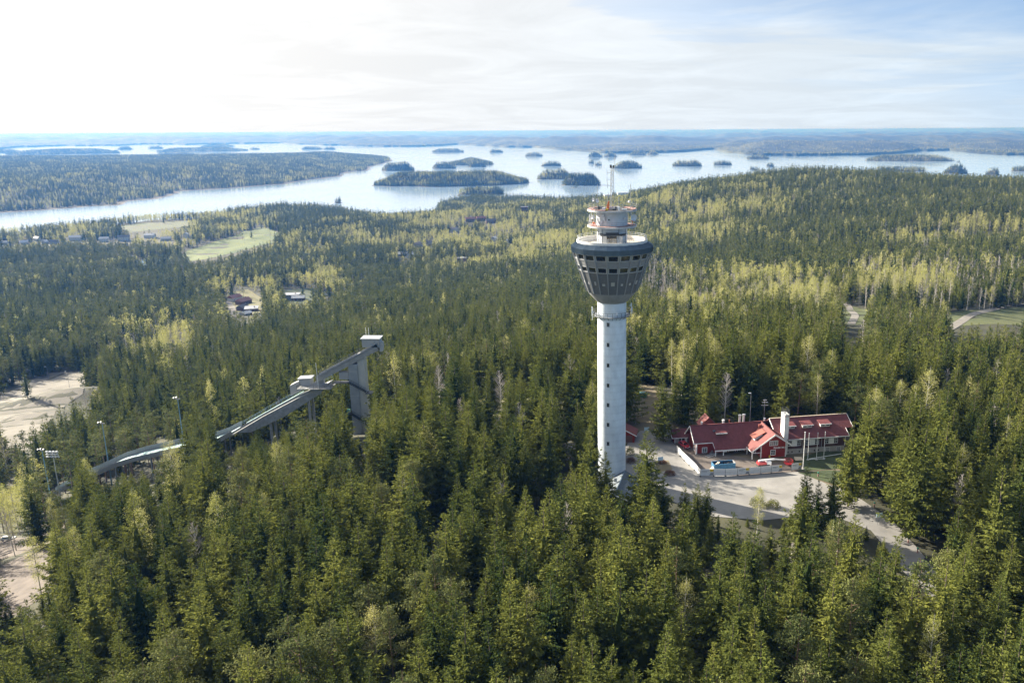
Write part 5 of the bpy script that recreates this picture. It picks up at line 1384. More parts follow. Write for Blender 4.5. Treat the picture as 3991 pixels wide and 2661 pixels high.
SPECIAL = {(3143, 1797): 'tall spruce standing in front of the tallest flagpole', (3193, 1866): 'short spruce between two taller spruces at the forecourt edge', (3258, 1812): 'spruce at the forecourt edge below the row of flagpoles',
           (2673, 1880): 'leftmost of three small spruces at the near edge of the forecourt', (2716, 1884): 'middle one of three small spruces at the near edge of the forecourt', (2756, 1877): 'rightmost of three small spruces at the near edge of the forecourt',
           (2523, 1680): 'tall dense spruce just right of the tower foot', (2518, 1802): 'spruce directly in front of the tall one right of the tower foot', (2300, 1655): 'tall narrow spruce touching the left side of the tower shaft', (2363, 1756): 'thin sparse spruce in front of the tower foot',
           (2590, 1440): 'large dark spruce behind the lodge with a broad skirt', (2785, 1500): 'bright green spruce directly behind the lodge ridge', (2895, 1515): 'small spruce behind the lodge beside the lamp mast', (2440, 1330): 'tall dark spruce behind the tower shaft on its right', (3400, 1510): 'big spruce at the right end of the long lodge wing', (2960, 1880): 'small pale birch at the near edge of the forecourt', (249, 2138): 'broad spruce standing beside the gravel lot at far left', (530, 1955): 'yellow birch among dark spruces below the ski jump'}
lab_seen = {}
for i, (x, y, k, h) in enumerate(SEEN):
    if (x, y) in SPECIAL:
        lab_seen[i] = SPECIAL[(x, y)]
txp, typ = proj(np.column_stack([T3[:, :2], T3[:, 2] + hh]))
rot = rng.uniform(0, 2 * math.pi, len(T3)); wide = rng.uniform(.82, 1.22, len(T3)); lean = rng.normal(0, .02, (len(T3), 2))
for i in np.where(single)[0]:
    k = kind[i]; nm, desc, cat, plural = KN[k]
    forms = FORMS[(nm, lod[i])]
    cm, tm, jm = forms[int(rng.randint(len(forms)))]
    s = hh[i] / BASE_H[nm]
    a, b_ = where_phrase(txp[i], typ[i], 0)
    if i in lab_seen:
        lab, grp = lab_seen[i], None
    else:
        q3 = np.quantile(hh[single & (kind == k)], [.33, .66]); sz = 'short' if hh[i] < q3[0] else 'tall' if hh[i] > q3[1] else 'middling'
        lab, grp = f'{sz} {desc} {a}, {b_}', f'{plural} {a}, {b_}'
    if cm is not None:
        e = thing(nm, lab, cat, T3[i], rot[i], grp)
        for me, pn in ((tm, 'trunk'), (cm, 'crown')):
            c = bpy.data.objects.new(pn, me); COL.objects.link(c); c.parent = e
    else:
        e = bpy.data.objects.new(nm, jm); COL.objects.link(e); e.location = T3[i]; tag(e, lab, cat, grp)
    e.rotation_euler = (lean[i, 0], lean[i, 1], rot[i]); e.scale = (s * wide[i], s * wide[i], s)

# all the others: one object of each kind
def forest(name, label, cat, T, hgt, kn, lods):
    if not len(T):
        return
    colx = bpy.data.collections.new(name + '_forms')
    order, base_i = [], {}
    for ld in (0, 1, 2):
        base_i[ld] = len(order)
        order += FORMS[(kn, ld)]
    for j, (cm, tm, jm) in enumerate(order):
        ob = bpy.data.objects.new(f'{kn}_form_{j:02d}', jm); colx.objects.link(ob)
    n = len(T)
    nf = {ld: len(FORMS[(kn, ld)]) for ld in (0, 1, 2)}
    vi = np.array([base_i[l_] + rng.randint(nf[l_]) for l_ in lods], np.int32)
    s = hgt / BASE_H[kn]; w = s * rng.uniform(.82, 1.22, n)
    me = bpy.data.meshes.new(name); me.vertices.add(n); me.vertices.foreach_set('co', T.astype(np.float32).ravel())
    a = me.attributes.new('form', 'INT', 'POINT'); a.data.foreach_set('value', vi)
    a = me.attributes.new('turn', 'FLOAT_VECTOR', 'POINT'); a.data.foreach_set('vector', np.stack([rng.normal(0, .02, n), rng.normal(0, .02, n), rng.uniform(0, 6.28, n)], -1).astype(np.float32).ravel())
    a = me.attributes.new('size', 'FLOAT_VECTOR', 'POINT'); a.data.foreach_set('vector', np.stack([w, w, s], -1).astype(np.float32).ravel())
    ob = bpy.data.objects.new(name, me); COL.objects.link(ob)
    tag(ob, label, cat, kind='stuff')
    g = bpy.data.node_groups.new(name, 'GeometryNodeTree')
    g.interface.new_socket('Geometry', in_out='INPUT', socket_type='NodeSocketGeometry'); g.interface.new_socket('Geometry', in_out='OUTPUT', socket_type='NodeSocketGeometry')
    gi, go = N(g, 'NodeGroupInput'), N(g, 'NodeGroupOutput')
    ci = N(g, 'GeometryNodeCollectionInfo'); ci.inputs[0].default_value = colx; ci.inputs[1].default_value = True; ci.inputs[2].default_value = True
    ip = N(g, 'GeometryNodeInstanceOnPoints'); ip.inputs['Pick Instance'].default_value = True
    na = N(g, 'GeometryNodeInputNamedAttribute', data_type='INT'); na.inputs[0].default_value = 'form'
    nb_ = N(g, 'GeometryNodeInputNamedAttribute', data_type='FLOAT_VECTOR'); nb_.inputs[0].default_value = 'turn'
    ns = N(g, 'GeometryNodeInputNamedAttribute', data_type='FLOAT_VECTOR'); ns.inputs[0].default_value = 'size'
    L(g, gi.outputs[0], ip.inputs['Points']); L(g, ci.outputs[0], ip.inputs['Instance'])
    act = lambda n_: [o_ for o_ in n_.outputs if o_.enabled and o_.name == 'Attribute'][0]
    L(g, act(na), ip.inputs['Instance Index']); L(g, act(nb_), ip.inputs['Rotation']); L(g, act(ns), ip.inputs['Scale'])
    L(g, ip.outputs[0], go.inputs[0])
    md = ob.modifiers.new('trees', 'NODES'); md.node_group = g
    return ob
for k, (fname, lab) in enumerate([('spruce_forest', 'dense dark spruce forest covering the hills behind the nearest trees'), ('pine_wood', 'scattered pines growing through the forest towards the lake'), ('birch_wood', 'groups of pale yellow-green birches among the dark forest'), ('bare_grove', 'stands of leafless grey trees on the far slope')]):
    i = (kind == k) & ~single
    forest(fname, lab, 'forest', T3[i], hh[i], KINDS[k], lod[i])
for k, (fname, lab) in enumerate([('island_spruces', 'dark spruce wood on the islands and peninsula in the lake'), ('island_pines', 'pines growing on the islands and peninsula in the lake'), ('island_birches', 'pale birches along the shores of islands and peninsula')]):
    i = ik == k
    forest(fname, lab, 'forest', I3[i], ih[i] * .92, KINDS[k], np.full(i.sum(), 2))
fk = rng.rand(len(FARPTS))
for sel, fname, kn, lab in ((fk < .78, 'shore_spruces', SP, 'dark conifers along the far shore of the lake'), (fk >= .78, 'shore_birches', BI, 'pale leaf trees along the far shore of the lake')):
    forest(fname, lab, 'forest', FARPTS[sel], rng.uniform(19, 30, sel.sum()), kn, np.full(sel.sum(), 2))

# ---------------------------------------------------------------- ski jump
JY = 283.0
jump = thing('ski_jump', 'concrete and steel ski jump with steep start ramp and long curved landing', 'ski jump', (-80, JY, -17))
def J(x, z, y=0.0):
    return (x + 80, y, z + 17)
def slab(line, y0, y1, th, name, m, par):
    """band along a profile [(x, z)...] between two depths"""
    mb = MB()
    for (xa, za), (xb, zb) in zip(line[:-1], line[1:]):
        mb.hexa([J(xa, za - th, y0), J(xb, zb - th, y0), J(xb, zb - th, y1), J(xa, za - th, y1)], [J(xa, za, y0), J(xb, zb, y0), J(xb, zb, y1), J(xa, za, y1)])
    return mb.build(name, m, par)
UP = [(-74.0, 16.2), (-96.7, 4.3)]
LOW = [(-93.0, 1.6), (-104, -3.2), (-116.8, -9.9), (-129.1, -17.0)]
CUR = [(-129.1, -17.0), (-134, -19.6), (-139, -21.3), (-146.3, -22.8), (-153.5, -24.0), (-160, -25.6), (-166, -26.9), (-173.5, -29.2), (-183.2, -33.6), (-189.3, -36.2), (-194.9, -38.9), (-203, -43.5)]
slab([(x, z - .2) for x, z in UP], 0, 4.2, 1.9, 'inrun_beam', M['concrete_dark'], jump)
slab([(x, z + .02) for x, z in UP], .5, 3.7, .18, 'inrun_track', M['steel'], jump)
w1 = MB()
for y in (0, 4.1):
    (xa, za), (xb, zb) = UP
    w1.hexa([J(xa, za - .3, y), J(xb, zb - .3, y), J(xb, zb - .3, y + .1), J(xa, za - .3, y + .1)], [J(xa, za + .45, y), J(xb, zb + .45, y), J(xb, zb + .45, y + .1), J(xa, za + .45, y + .1)])
w1.build('side_board', M['wood_grey'], jump)
rl = MB()
for y in (0.05, 4.15):
    for i in range(13):
        f = i / 12
        x, z = UP[0][0] + (UP[1][0] - UP[0][0]) * f, UP[0][1] + (UP[1][1] - UP[0][1]) * f
        rl.tube(J(x, z, y), J(x, z + 1.3, y), .05, 4)
    rl.tube(J(UP[0][0], UP[0][1] + 1.3, y), J(UP[1][0], UP[1][1] + 1.3, y), .05, 4)
rl.build('inrun_railing', M['darksteel'], jump)
# start house
sh_ = MB().box(*[J(-79.4, 0)[0], J(-73.4, 0)[0]], .0, 4.6, J(0, 15.3)[2], J(0, 18.2)[2]).build('start_house', M['wall_grey'], jump)
MB().hexa([J(-79.9, 18.2, -.3), J(-73.0, 18.2, -.3), J(-73.0, 18.2, 4.9), J(-79.9, 18.2, 4.9)], [J(-79.9, 18.5, -.3), J(-73.0, 18.4, -.3), J(-73.0, 18.4, 4.9), J(-79.9, 18.5, 4.9)]).build('start_house_roof', M['alu'], sh_)
MB().box(J(-73.4, 0)[0], J(-72.6, 0)[0], .4, 3.4, J(0, 13.6)[2], J(0, 16.8)[2]).build('stair_housing', M['wall_grey'], sh_)
rl = MB()
for (a, b_) in (((-76.3, 16.8), (-74.6, 15.0)), ((-75.0, 17.4), (-73.4, 15.2)), ((-73.0, 18.4), (-71.8, 16.6))):
    rl.beam(J(a[0], a[1], -.35), J(b_[0], b_[1], -.35), .12, .12)
rl.build('maintenance_frame', M['bluesteel'], sh_)
for x in (-78.0, -77.0):
    MB().tube(J(x, 18, 1), J(x, 22.2, 1), .07, 5).build('aerial_pole', M['white_paint'], jump)
# tower legs
hp = hz(-82, JY)
MB().box(J(-85.0, 0)[0], J(-81.7, 0)[0], .2, 4.0, hp + 15, J(0, 9.0)[2]).build('lift_shaft', M['jump_panel'] if 'jump_panel' in M else M.setdefault('jump_panel', mat('blue_grey_panels', (.27, .29, .31), .7, var=.12, scale=.5)), jump)
MB().box(J(-81.7, 0)[0], J(-79.2, 0)[0], .4, 3.8, hp + 15, J(0, 12.5)[2]).build('pillar', M['concrete'], jump)
for z0 in (6.4, 1.0, -2.8, -9.5):
    MB().box(J(-85.05, 0)[0], J(-81.66, 0)[0], .16, .24, J(0, z0)[2], J(0, z0 + .09)[2]).build('panel_joint', M['concrete'], jump)
# outside stairs
for (xa, za, xb, zb) in ((-85.2, 2.6, -79.0, -1.0), (-86.0, -8.6, -81.5, -11.6)):
    n = 16; stp = MB()
    for i in range(n):
        f = i / n
        x, z = xa + (xb - xa) * f, za + (zb - za) * f
        stp.box(J(x, 0)[0], J(x + .42, 0)[0], -1.1, .15, J(0, z)[2], J(0, z + .06)[2])
    for y in (-1.1, .1):
        stp.beam(J(xa, za, y), J(xb, zb, y), .08, .25); stp.beam(J(xa, za + 1.05, y), J(xb, zb + 1.05, y), .05, .05)
        for i in range(8):
            f = i / 7; x, z = xa + (xb - xa) * f, za + (zb - za) * f
            stp.beam(J(x, z, y), J(x, z + 1.05, y), .04, .04)
    stp.build('outside_stair', M['darksteel'], jump)
ld = MB()
for (x0, x1, z0, y0, y1) in ((-79.2, -76.8, -1.6, -1.2, 2.5), (-91.0, -84.5, 2.2, -.6, 2.6), (-79.2, -77.5, -14, -1, 2)):
    ld.box(J(x0, 0)[0], J(x1, 0)[0], y0, y1, J(0, z0)[2], J(0, z0 + .12)[2])
    for x in (x0, (x0 + x1) / 2, x1):
        ld.tube(J(x, z0, y0), J(x, z0 + 1.1, y0), .04, 4)
    ld.tube(J(x0, z0 + 1.1, y0), J(x1, z0 + 1.1, y0), .04, 4); ld.tube(J(x0, z0 + .55, y0), J(x1, z0 + .55, y0), .03, 4)
ld.build('landing', M['darksteel'], jump)
MB().box(J(-88.6, 0)[0], J(-85.2, 0)[0], .6, 2.8, J(0, 3.4)[2], J(0, 6.0)[2]).build('lift_cabin', M['wall_grey'], jump)
MB().box(J(-86.6, 0)[0], J(-85.5, 0)[0], -.5, .5, J(0, -9.4)[2], J(0, -7.6)[2]).build('green_box', M['green_box'], jump)
# lower ramp: track, deep boarded side, far railing
slab([(x, z - .25) for x, z in LOW], .3, 7.4, .5, 'ramp_deck', M['concrete_dark'], jump)
slab([(x, z + .02) for x, z in LOW], 2.4, 5.2, .2, 'inrun_track', M['steel'], jump)
MB().add([J(-94.2, .2, .2), J(-104, -3.9, .2), J(-116.8, -10.6, .2), J(-127, -16.4, .2), J(-122, -16.2, .2), J(-109.4, -10.4, .2), J(-95.4, -1.6, .2), J(-94.2, .2, .3), J(-104, -3.9, .3), J(-116.8, -10.6, .3), J(-127, -16.4, .3), J(-122, -16.2, .3), J(-109.4, -10.4, .3), J(-95.4, -1.6, .3)],
          [(0, 1, 5, 6), (1, 2, 4, 5), (2, 3, 4), (7, 8, 12, 13), (8, 9, 11, 12), (9, 10, 11), (0, 1, 8, 7), (1, 2, 9, 8), (2, 3, 10, 9), (6, 5, 12, 13), (5, 4, 11, 12), (0, 6, 13, 7)]).build('boarded_side', M['wood_grey'], jump)
slab([(x, z + .75) for x, z in LOW], .1, .3, .8, 'side_board', M['wood_grey'], jump)
rl = MB()
for y in (.2, 7.4):
    for (xa, za), (xb, zb) in zip(LOW[:-1], LOW[1:]):
        n = 6
        for i in range(n):
            f = i / n; x, z = xa + (xb - xa) * f, za + (zb - za) * f
            if y > 1 or x < -118:
                rl.tube(J(x, z, y), J(x, z + 1.5, y), .05, 4)
        if y > 1:
            rl.tube(J(xa, za + 1.5, y), J(xb, zb + 1.5, y), .06, 4); rl.tube(J(xa, za + .9, y), J(xb, zb + .9, y), .04, 4)
rl.build('ramp_railing', M['bluesteel'], jump)
st = MB()
for i in range(40):
    f = i / 40; x, z = -104 - 22 * f, -3.2 - 12.0 * f
    st.box(J(x, 0)[0] - .3, J(x, 0)[0] + .1, 5.8, 7.1, J(0, z)[2], J(0, z + .3)[2])
st.build('start_steps', M['mat_white'], jump)
# middle platform with two cabins
MB().box(J(-103, 0)[0], J(-91, 0)[0], -2.6, 4.5, J(0, .6)[2], J(0, .9)[2]).build('judges_platform', M['concrete_dark'], jump)
c1_ = MB().box(J(-103.4, 0)[0], J(-99.2, 0)[0], 1.4, 4.6, J(0, .9)[2], J(0, 3.4)[2]).build('judges_cabin', M['wall_grey'], jump)
MB().hexa([J(-103.8, 3.4, 1.0), J(-98.8, 3.4, 1.0), J(-98.8, 3.4, 5), J(-103.8, 3.4, 5)], [J(-103.8, 3.55, 1.0), J(-98.8, 3.8, 1.0), J(-98.8, 3.8, 5), J(-103.8, 3.55, 5)]).build('cabin_roof', M['alu'], c1_)
MB().hexa([J(-107.4, -3.4, 3), J(-103.4, -1.4, 3), J(-103.4, -1.4, 6), J(-107.4, -3.4, 6)], [J(-107.4, .4, 3), J(-103.4, 2.4, 3), J(-103.4, 2.4, 6), J(-107.4, .4, 6)]).build('wind_screen', M['wall_grey'], jump)
MB().hexa([J(-98, .9, 1.6), J(-94.6, .9, 1.6), J(-94.6, .9, 3.2), J(-98, .9, 3.2)], [J(-98, 2.0, 1.6), J(-94.6, 3.4, 1.6), J(-94.6, 3.4, 3.2), J(-98, 2.0, 3.2)]).build('wind_screen', M['wall_grey'], jump)
rl = MB()
for (xa, ya, xb, yb) in ((-103, -2.6, -91, -2.6), (-91, -2.6, -91, 2.5), (-103, -2.6, -103, 1.4)):
    for zr in (1.5, 2.1):
        rl.tube(J(xa, zr, ya), J(xb, zr, yb), .05, 4)
    for i in range(7):
        f = i / 6
        rl.tube(J(xa + (xb - xa) * f, .8, ya + (yb - ya) * f), J(xa + (xb - xa) * f, 2.1, ya + (yb - ya) * f), .05, 4)
rl.build('platform_railing', M['darksteel'], jump)
MB().tube(J(-95.4, .8, -2), J(-95.6, 10.2, -2), .1, 6).build('flagpole', M['white_paint'], jump)
for (x, zt) in ((-100.4, -3.0), (-115, -10.5)):
    zb = hz(x, JY + 3)
    for y in (1.2, 5.4):
        MB().beam(J(x, zb - 1, y), J(x, zt, y), .7, .9).build('ramp_leg', M['concrete_dark'], jump)
    MB().beam(J(x, zb + 4, 1.2), J(x, zb + 4, 5.4), .4, .4).build('leg_brace', M['concrete_dark'], jump)
# knoll and landing
slab(CUR, .4, 9.6, .5, 'landing_deck', M['concrete_dark'], jump)
slab([(x, z + .03) for x, z in CUR], .8, 9.2, .2, 'landing_mat', M['mat_white'], jump)
for i, ((xa, za), (xb, zb)) in enumerate(zip(CUR[:-1], CUR[1:])):
    for y, hgt in ((.35, 1.3), (9.6, 1.9)):
        MB().hexa([J(xa, za, y), J(xb, zb, y), J(xb, zb, y + .06), J(xa, za, y + .06)], [J(xa, za + hgt, y), J(xb, zb + hgt, y), J(xb, zb + hgt, y + .06), J(xa, za + hgt, y + .06)]).build('wind_net', M['net'], jump)
        mb = MB()
        for f in (0, .25, .5, .75):
            x, z = xa + (xb - xa) * f, za + (zb - za) * f
            mb.tube(J(x, z - .3, y - .06), J(x, z + hgt + .08, y - .06), .05, 4)
        mb.build('net_post', M['steel'], jump)
    if i % 2 == 1:
        g0 = hz(xa, JY + 1)
        for y in (.8, 5, 9):
            MB().beam(J(xa, min(g0, za - 1) - 1, y), J(xa, za - .4, y), .35, .35).build('landing_leg', M['wood_grey'], jump)

# ---------------------------------------------------------------- floodlight masts beside the jump
def floodlight(x, y, ztop, h, heads, label):
    g0 = hz(x, y)
    e = thing('floodlight_mast', label, 'floodlight', (x, y, g0), 0, 'floodlight masts along the ski jump')
    zt = ztop - g0
    MB().tube((0, 0, -.5), (0, 0, zt), .26, 8, .14).build('pole', M['bluesteel'] if heads < 8 else M['alu'], e)
    if heads < 8:
        MB().box(-.9, .9, -.35, .35, zt, zt + .15).build('crossarm', M['darksteel'], e)
        for i in range(heads):
            o = MB().box(-.35, .35, -.25, .25, -.25, .25).build('lamp_head', M['darksteel'], e, loc=(-1.0 + i * 1.0 - .3, -.1, zt + .45 + .2 * (i % 2))); o.rotation_euler = (.6, 0, -.6)
            MB().box(-.3, .3, -.27, -.24, -.2, .2).build('lens', M['dish'], o)
    else:
        for r_ in range(3):
            MB().beam((-2.2, 0, zt - r_ * .95), (2.2, 0, zt - r_ * .95), .12, .12).build('crossarm', M['alu'], e)
            for i in range(4):
                o = MB().box(-.38, .38, -.3, .3, -.28, .28).build('lamp_head', M['alu'], e, loc=(-1.8 + i * 1.2, -.35, zt + .3 - r_ * .95)); o.rotation_euler = (.6, 0, 0)
                MB().box(-.32, .32, -.33, -.29, -.22, .22).build('lens', M['glass'], o)
floodlight(-152.5, 294, -7.0, 12, 2, 'blue floodlight mast rising behind the middle of the ski jump')
floodlight(-182.0, 294, -16.5, 12, 2, 'blue floodlight mast behind the lower end of the landing')
floodlight(-203.5, 290, -25.5, 12, 3, 'pale blue floodlight mast left of the big lamp rack')
floodlight(-192.5, 279.5, -22.0, 20, 12, 'tall floodlight mast with three rows of lamps at the jump end')

# ---------------------------------------------------------------- building site fence
def uvw(u, v, z=0.0):
    p = lodge_i @ Vector((u, v, z)); return p
GZ0 = -0.05
fp = [(-5.1, 2.4), (-4.85, -.9), (-4.6, -4.2), (-4.2, -7.6), (-3.8, -11.2), (-3.6, -15.3), (-.1, -15.6), (2.9, -16.2), (6.2, -16.4), (9.4, -16.4), (12.6, -16.4), (15.6, -16.3), (18.6, -16.3)]
flab = ['white site fence panel nearest the lodge carport', 'second site fence panel from the carport', 'third site fence panel from the carport, beside the work yard', 'fourth site fence panel from the carport', 'last side panel of the site fence before its corner',
        'printed panel with grey and yellow blocks at the fence corner', 'plain white fence panel right of the printed corner panel', 'plain white fence panel in front of the blue skip', 'printed fence panel with a yellow corner in mid-row', 'plain fence panel left of the red lift', 'fence panel directly in front of the red lift', 'last printed panel at the right end of the front fence row', 'separate printed fence panel beside the tallest flagpole']
segs = list(zip(fp[:-1], fp[1:])) + [((21.4, -15.9), (24.3, -15.7))]
for i, ((a, b_), lab) in enumerate(zip(segs, flab)):
    A, B = uvw(*a), uvw(*b_)
    ln = (B - A).length; an = math.atan2(B.y - A.y, B.x - A.x)
    gz0 = hz(A.x, A.y) + .12
    e = thing('fence_panel', lab, 'fence panel', (A.x, A.y, gz0), an, 'white sheeted site fence panels')
    MB().box(.06, ln - .06, -.015, .015, .16, 1.95).build('white_sheet', M['white_sheet'], e)
    fr = MB()
    for x in (.04, ln - .04):
        fr.tube((x, 0, 0), (x, 0, 2.02), .025, 5)
    for z in (.14, 1.05, 2.0):
        fr.tube((.04, -.02, z), (ln - .04, -.02, z), .02, 5)
    fr.build('frame', M['steel'], e)
    MB().box(-.16, .16, -.38, .38, 0, .12).build('foot_block', M['rubber'], e)
    if i in (5, 8, 11, 12):
        MB().box(.3, ln * .66, -.03, -.017, 1.45, 1.62).box(.3, ln * .5, -.03, -.017, 1.2, 1.3).build('printed_line', M['print_grey'], e)
        MB().prism([(ln * .66, -.03, .2), (ln * .78, -.03, .9), (ln * .98, -.03, .9), (ln * .98, -.03, .2)], (0, .012, 0)).build('printed_block', M['print_grey'], e)
        MB().prism([(ln * .74, -.032, 1.2), (ln * .98, -.032, 1.2), (ln * .98, -.032, 1.9), (ln * .7, -.032, 1.9)], (0, .012, 0)).build('printed_block', M['yellow'], e)
# blue skip with rubble
A = uvw(1.2, -12.2)
sk_ = thing('rubbish_skip', 'open blue skip filled with rubble behind the site fence', 'skip', (A.x, A.y, hz(A.x, A.y) + .15), LYAW)
skm = striped(M['skipblue'], 'X', 1.1, .06, .6, .3)
for nm, a, b_ in (('side_wall', [(0, 0), (5.9, 0)], 0), ('side_wall', [(0, 2.4), (5.9, 2.4)], 1)):
    MB().box(0, 5.9, a[0][1] - .05, a[0][1] + .05, .1, 1.5).box(-.05, 5.95, a[0][1] - .1, a[0][1] + .1, 1.5, 1.62).build(nm, M['skipblue'], sk_)
MB().box(-.05, .05, 0, 2.4, .1, 1.55).build('end_wall', M['skipblue'], sk_); MB().box(5.85, 5.95, 0, 2.4, .1, 1.5).box(5.82, 5.98, -.05, 2.45, 1.5, 1.62).build('end_wall', M['alu'], sk_)
MB().box(0, 5.9, 0, 2.4, .05, .15).build('floor', M['skipblue'], sk_)
rb = MB(); rr_ = random.Random(4)
for i in range(60):
    x, y = rr_.uniform(.3, 5.6), rr_.uniform(.2, 2.2); s_ = rr_.uniform(.1, .35)
    rb.hexa([(x - s_, y - s_ * .6, .2), (x + s_, y - s_ * .5, .2), (x + s_ * .8, y + s_ * .6, .2), (x - s_, y + s_ * .5, .2)], [(x - s_ * .7, y - s_ * .4, rr_.uniform(.9, 1.5)), (x + s_ * .6, y - s_ * .4, rr_.uniform(.8, 1.4)), (x + s_ * .5, y + s_ * .3, rr_.uniform(.8, 1.4)), (x - s_ * .5, y + s_ * .4, rr_.uniform(.9, 1.5))])
o = rb.build('rubble', M['tarred'], None); o.parent = sk_; o['kind'] = 'stuff'
for i, (x0, y0, x1, y1, lab) in enumerate(((-2.6, -.6, 1.9, 1.9, 'wide pale board leaning from the ground onto the blue skip'), (-2.2, -.9, 1.4, .9, 'narrower pale board leaning beside the wide one on the skip'))):
    p0, p1 = uvw(1.2 + x0, -12.2 + y0), uvw(1.2 + x1, -12.2 + y1)
    o = MB().beam((p0.x, p0.y, .1), (p1.x, p1.y, 2.1 - i * .3), .75 - .2 * i, .06).build('leaning_board', M['plank']); tag(o, lab, 'board', 'pale boards leaning on the skip')
for i, (x0, y0, l_) in enumerate(((-3.2, 1.4, 3.2), (-3.0, 1.9, 3.4), (-3.3, 2.3, 2.8))):
    p0, p1 = uvw(1.2 + x0, -12.2 + y0), uvw(1.2 + x0 + l_, -12.2 + y0 + .1)
    o = MB().beam((p0.x, p0.y, .2), (p1.x, p1.y, .22), .28, .14).build('timber_plank', M['plank']); tag(o, ['front plank of the timber pile left of the skip', 'middle plank of the timber pile left of the skip', 'rear plank of the timber pile left of the skip'][i], 'plank', 'planks in the pile')
p0, p1 = uvw(-1.5, -5.2), uvw(1.8, -8.2)
o = MB().beam((p0.x, p0.y, .25), (p1.x, p1.y, .25), .5, .3).build('lattice_girder', M['alu']); tag(o, 'long pale metal girder lying in the yard before the left window', 'girder')

# ---------------------------------------------------------------- red car by the carport
def wheel(par, x, y, r=.33, w=.22):
    o = MB().lathe([(r * .55, -w / 2), (r * .95, -w / 2), (r, -w / 4), (r, w / 4), (r * .95, w / 2), (r * .55, w / 2)], 18).build('wheel', M['rubber'], par, True, (x, y, r)); o.rotation_euler = (math.pi / 2, 0, 0)
    MB().lathe([(.02, -w / 2 + .02), (r * .58, -w / 2 + .03), (r * .58, w / 2 - .03), (.02, w / 2 - .02)], 12).build('rim', M['alu'], o)
P = uvw(-2.0, 5.6)
car = thing('parked_car', 'dark red car parked nose out beside the lodge carport', 'car', (P.x, P.y, hz(P.x, P.y) + .12), LYAW + math.radians(-80))
prof = [(2.15, .35), (2.2, .62), (2.05, .82), (1.15, .98), (.45, 1.45), (-1.35, 1.5), (-2.0, 1.05), (-2.15, .9), (-2.15, .35)]
mb = MB()
for k_, (ya, s_) in enumerate(((-.86, 1), (.86, 1))):
    pass
lo = [(x, -.86 if z < 1.0 else -.66, z) for x, z in prof]; hi = [(x, .86 if z < 1.0 else .66, z) for x, z in prof]
mb.hexa(lo, hi)
bd = mb.build('body', M['redcar'], car, bevel=.08)
MB().hexa([(1.1, -.62, 1.0), (1.1, .62, 1.0), (.5, .58, 1.42), (.5, -.58, 1.42)], [(1.14, -.62, 1.03), (1.14, .62, 1.03), (.54, .58, 1.45), (.54, -.58, 1.45)]).build('windscreen', M['glass'], car)
for s_ in (-1, 1):
    MB().hexa([(.9, s_ * .80, 1.02), (-1.5, s_ * .80, 1.02), (-1.2, s_ * .70, 1.40), (.4, s_ * .70, 1.40)], [(.9, s_ * .84, 1.02), (-1.5, s_ * .84, 1.02), (-1.2, s_ * .74, 1.40), (.4, s_ * .74, 1.40)]).build('side_window', M['glass'], car)
    MB().box(2.02, 2.22, s_ * .6 - .17, s_ * .6 + .17, .62, .78).build('headlight', M['dish'], car)
    for x in (1.35, -1.35):
        wheel(car, x, s_ * .78)
MB().box(2.17, 2.24, -.28, .28, .42, .54).build('number_plate', M['dish'], car)
# ---------------------------------------------------------------- red lift in the yard
P = uvw(14.8, -12.4)
lift = thing('boom_lift', 'red self-propelled boom lift parked behind the site fence', 'lift', (P.x, P.y, hz(P.x, P.y) + .15), LYAW)
MB().box(-1.6, 1.6, -.9, .9, .45, .95).build('chassis', M['darksteel'], lift, bevel=.05)
MB().hexa([(-1.7, -.85, .95), (.9, -.85, .95), (.9, .85, .95), (-1.7, .85, .95)], [(-1.4, -.75, 1.75), (.7, -.75, 1.55), (.7, .75, 1.55), (-1.4, .75, 1.75)]).build('turret', M['redcar'], lift, bevel=.1)
MB().box(.9, 2.1, -.8, .8, .7, 1.7).build('engine_cover', M['white_sheet'], lift, bevel=.08)
MB().beam((-1.3, 0, 1.9), (3.2, .1, 2.0), .42, .42).beam((3.2, .1, 2.0), (6.4, .2, 1.5), .3, .3).build('boom', M['dish'], lift)
bk = MB()
for z in (.6, 1.1, 1.6):
    bk.box(6.3, 8.2, -.9, -.85, z, z + .06).box(6.3, 8.2, .85, .9, z, z + .06).box(6.3, 6.36, -.9, .9, z, z + .06).box(8.14, 8.2, -.9, .9, z, z + .06)
for x in (6.3, 7.2, 8.15):
    for y in (-.9, .86):
        bk.box(x, x + .05, y, y + .05, .5, 1.66)
bk.box(6.3, 8.2, -.9, .9, .45, .52)
bk.build('work_basket', M['redcar'], lift)
for x in (-1.1, 1.1):
    for y in (-.95, .95):
        wheel(lift, x, y, .42, .3)
# ---------------------------------------------------------------- flagpoles
for x, y, zt, r_, lab in ((57.6, 207.3, 11.0, .13, 'tallest flagpole, thick and white, standing nearest the forecourt'), (60.5, 213.7, 8.3, .075, 'left one of three thin flagpoles before the long lodge wing'), (62.9, 213.7, 8.4, .075, 'middle one of three thin flagpoles before the long lodge wing'), (65.0, 214.1, 8.5, .075, 'right one of three thin flagpoles before the long lodge wing')):
    g0 = hz(x, y)
    e = thing('flagpole', lab, 'flagpole', (x, y, g0), 0, 'white flagpoles beside the lodge')
    MB().tube((0, 0, -.2), (0, 0, zt - g0), r_, 10, r_ * .75).build('pole', Wt, e)
    MB().lathe([(.01, zt - g0 + .22), (r_ * 1.5, zt - g0 + .1), (r_ * 1.5, zt - g0), (.01, zt - g0 - .02)], 10).build('finial', M['dish'], e)
    MB().box(-.3, .3, -.3, .3, 0, .25).build('base', M['plinth'], e)
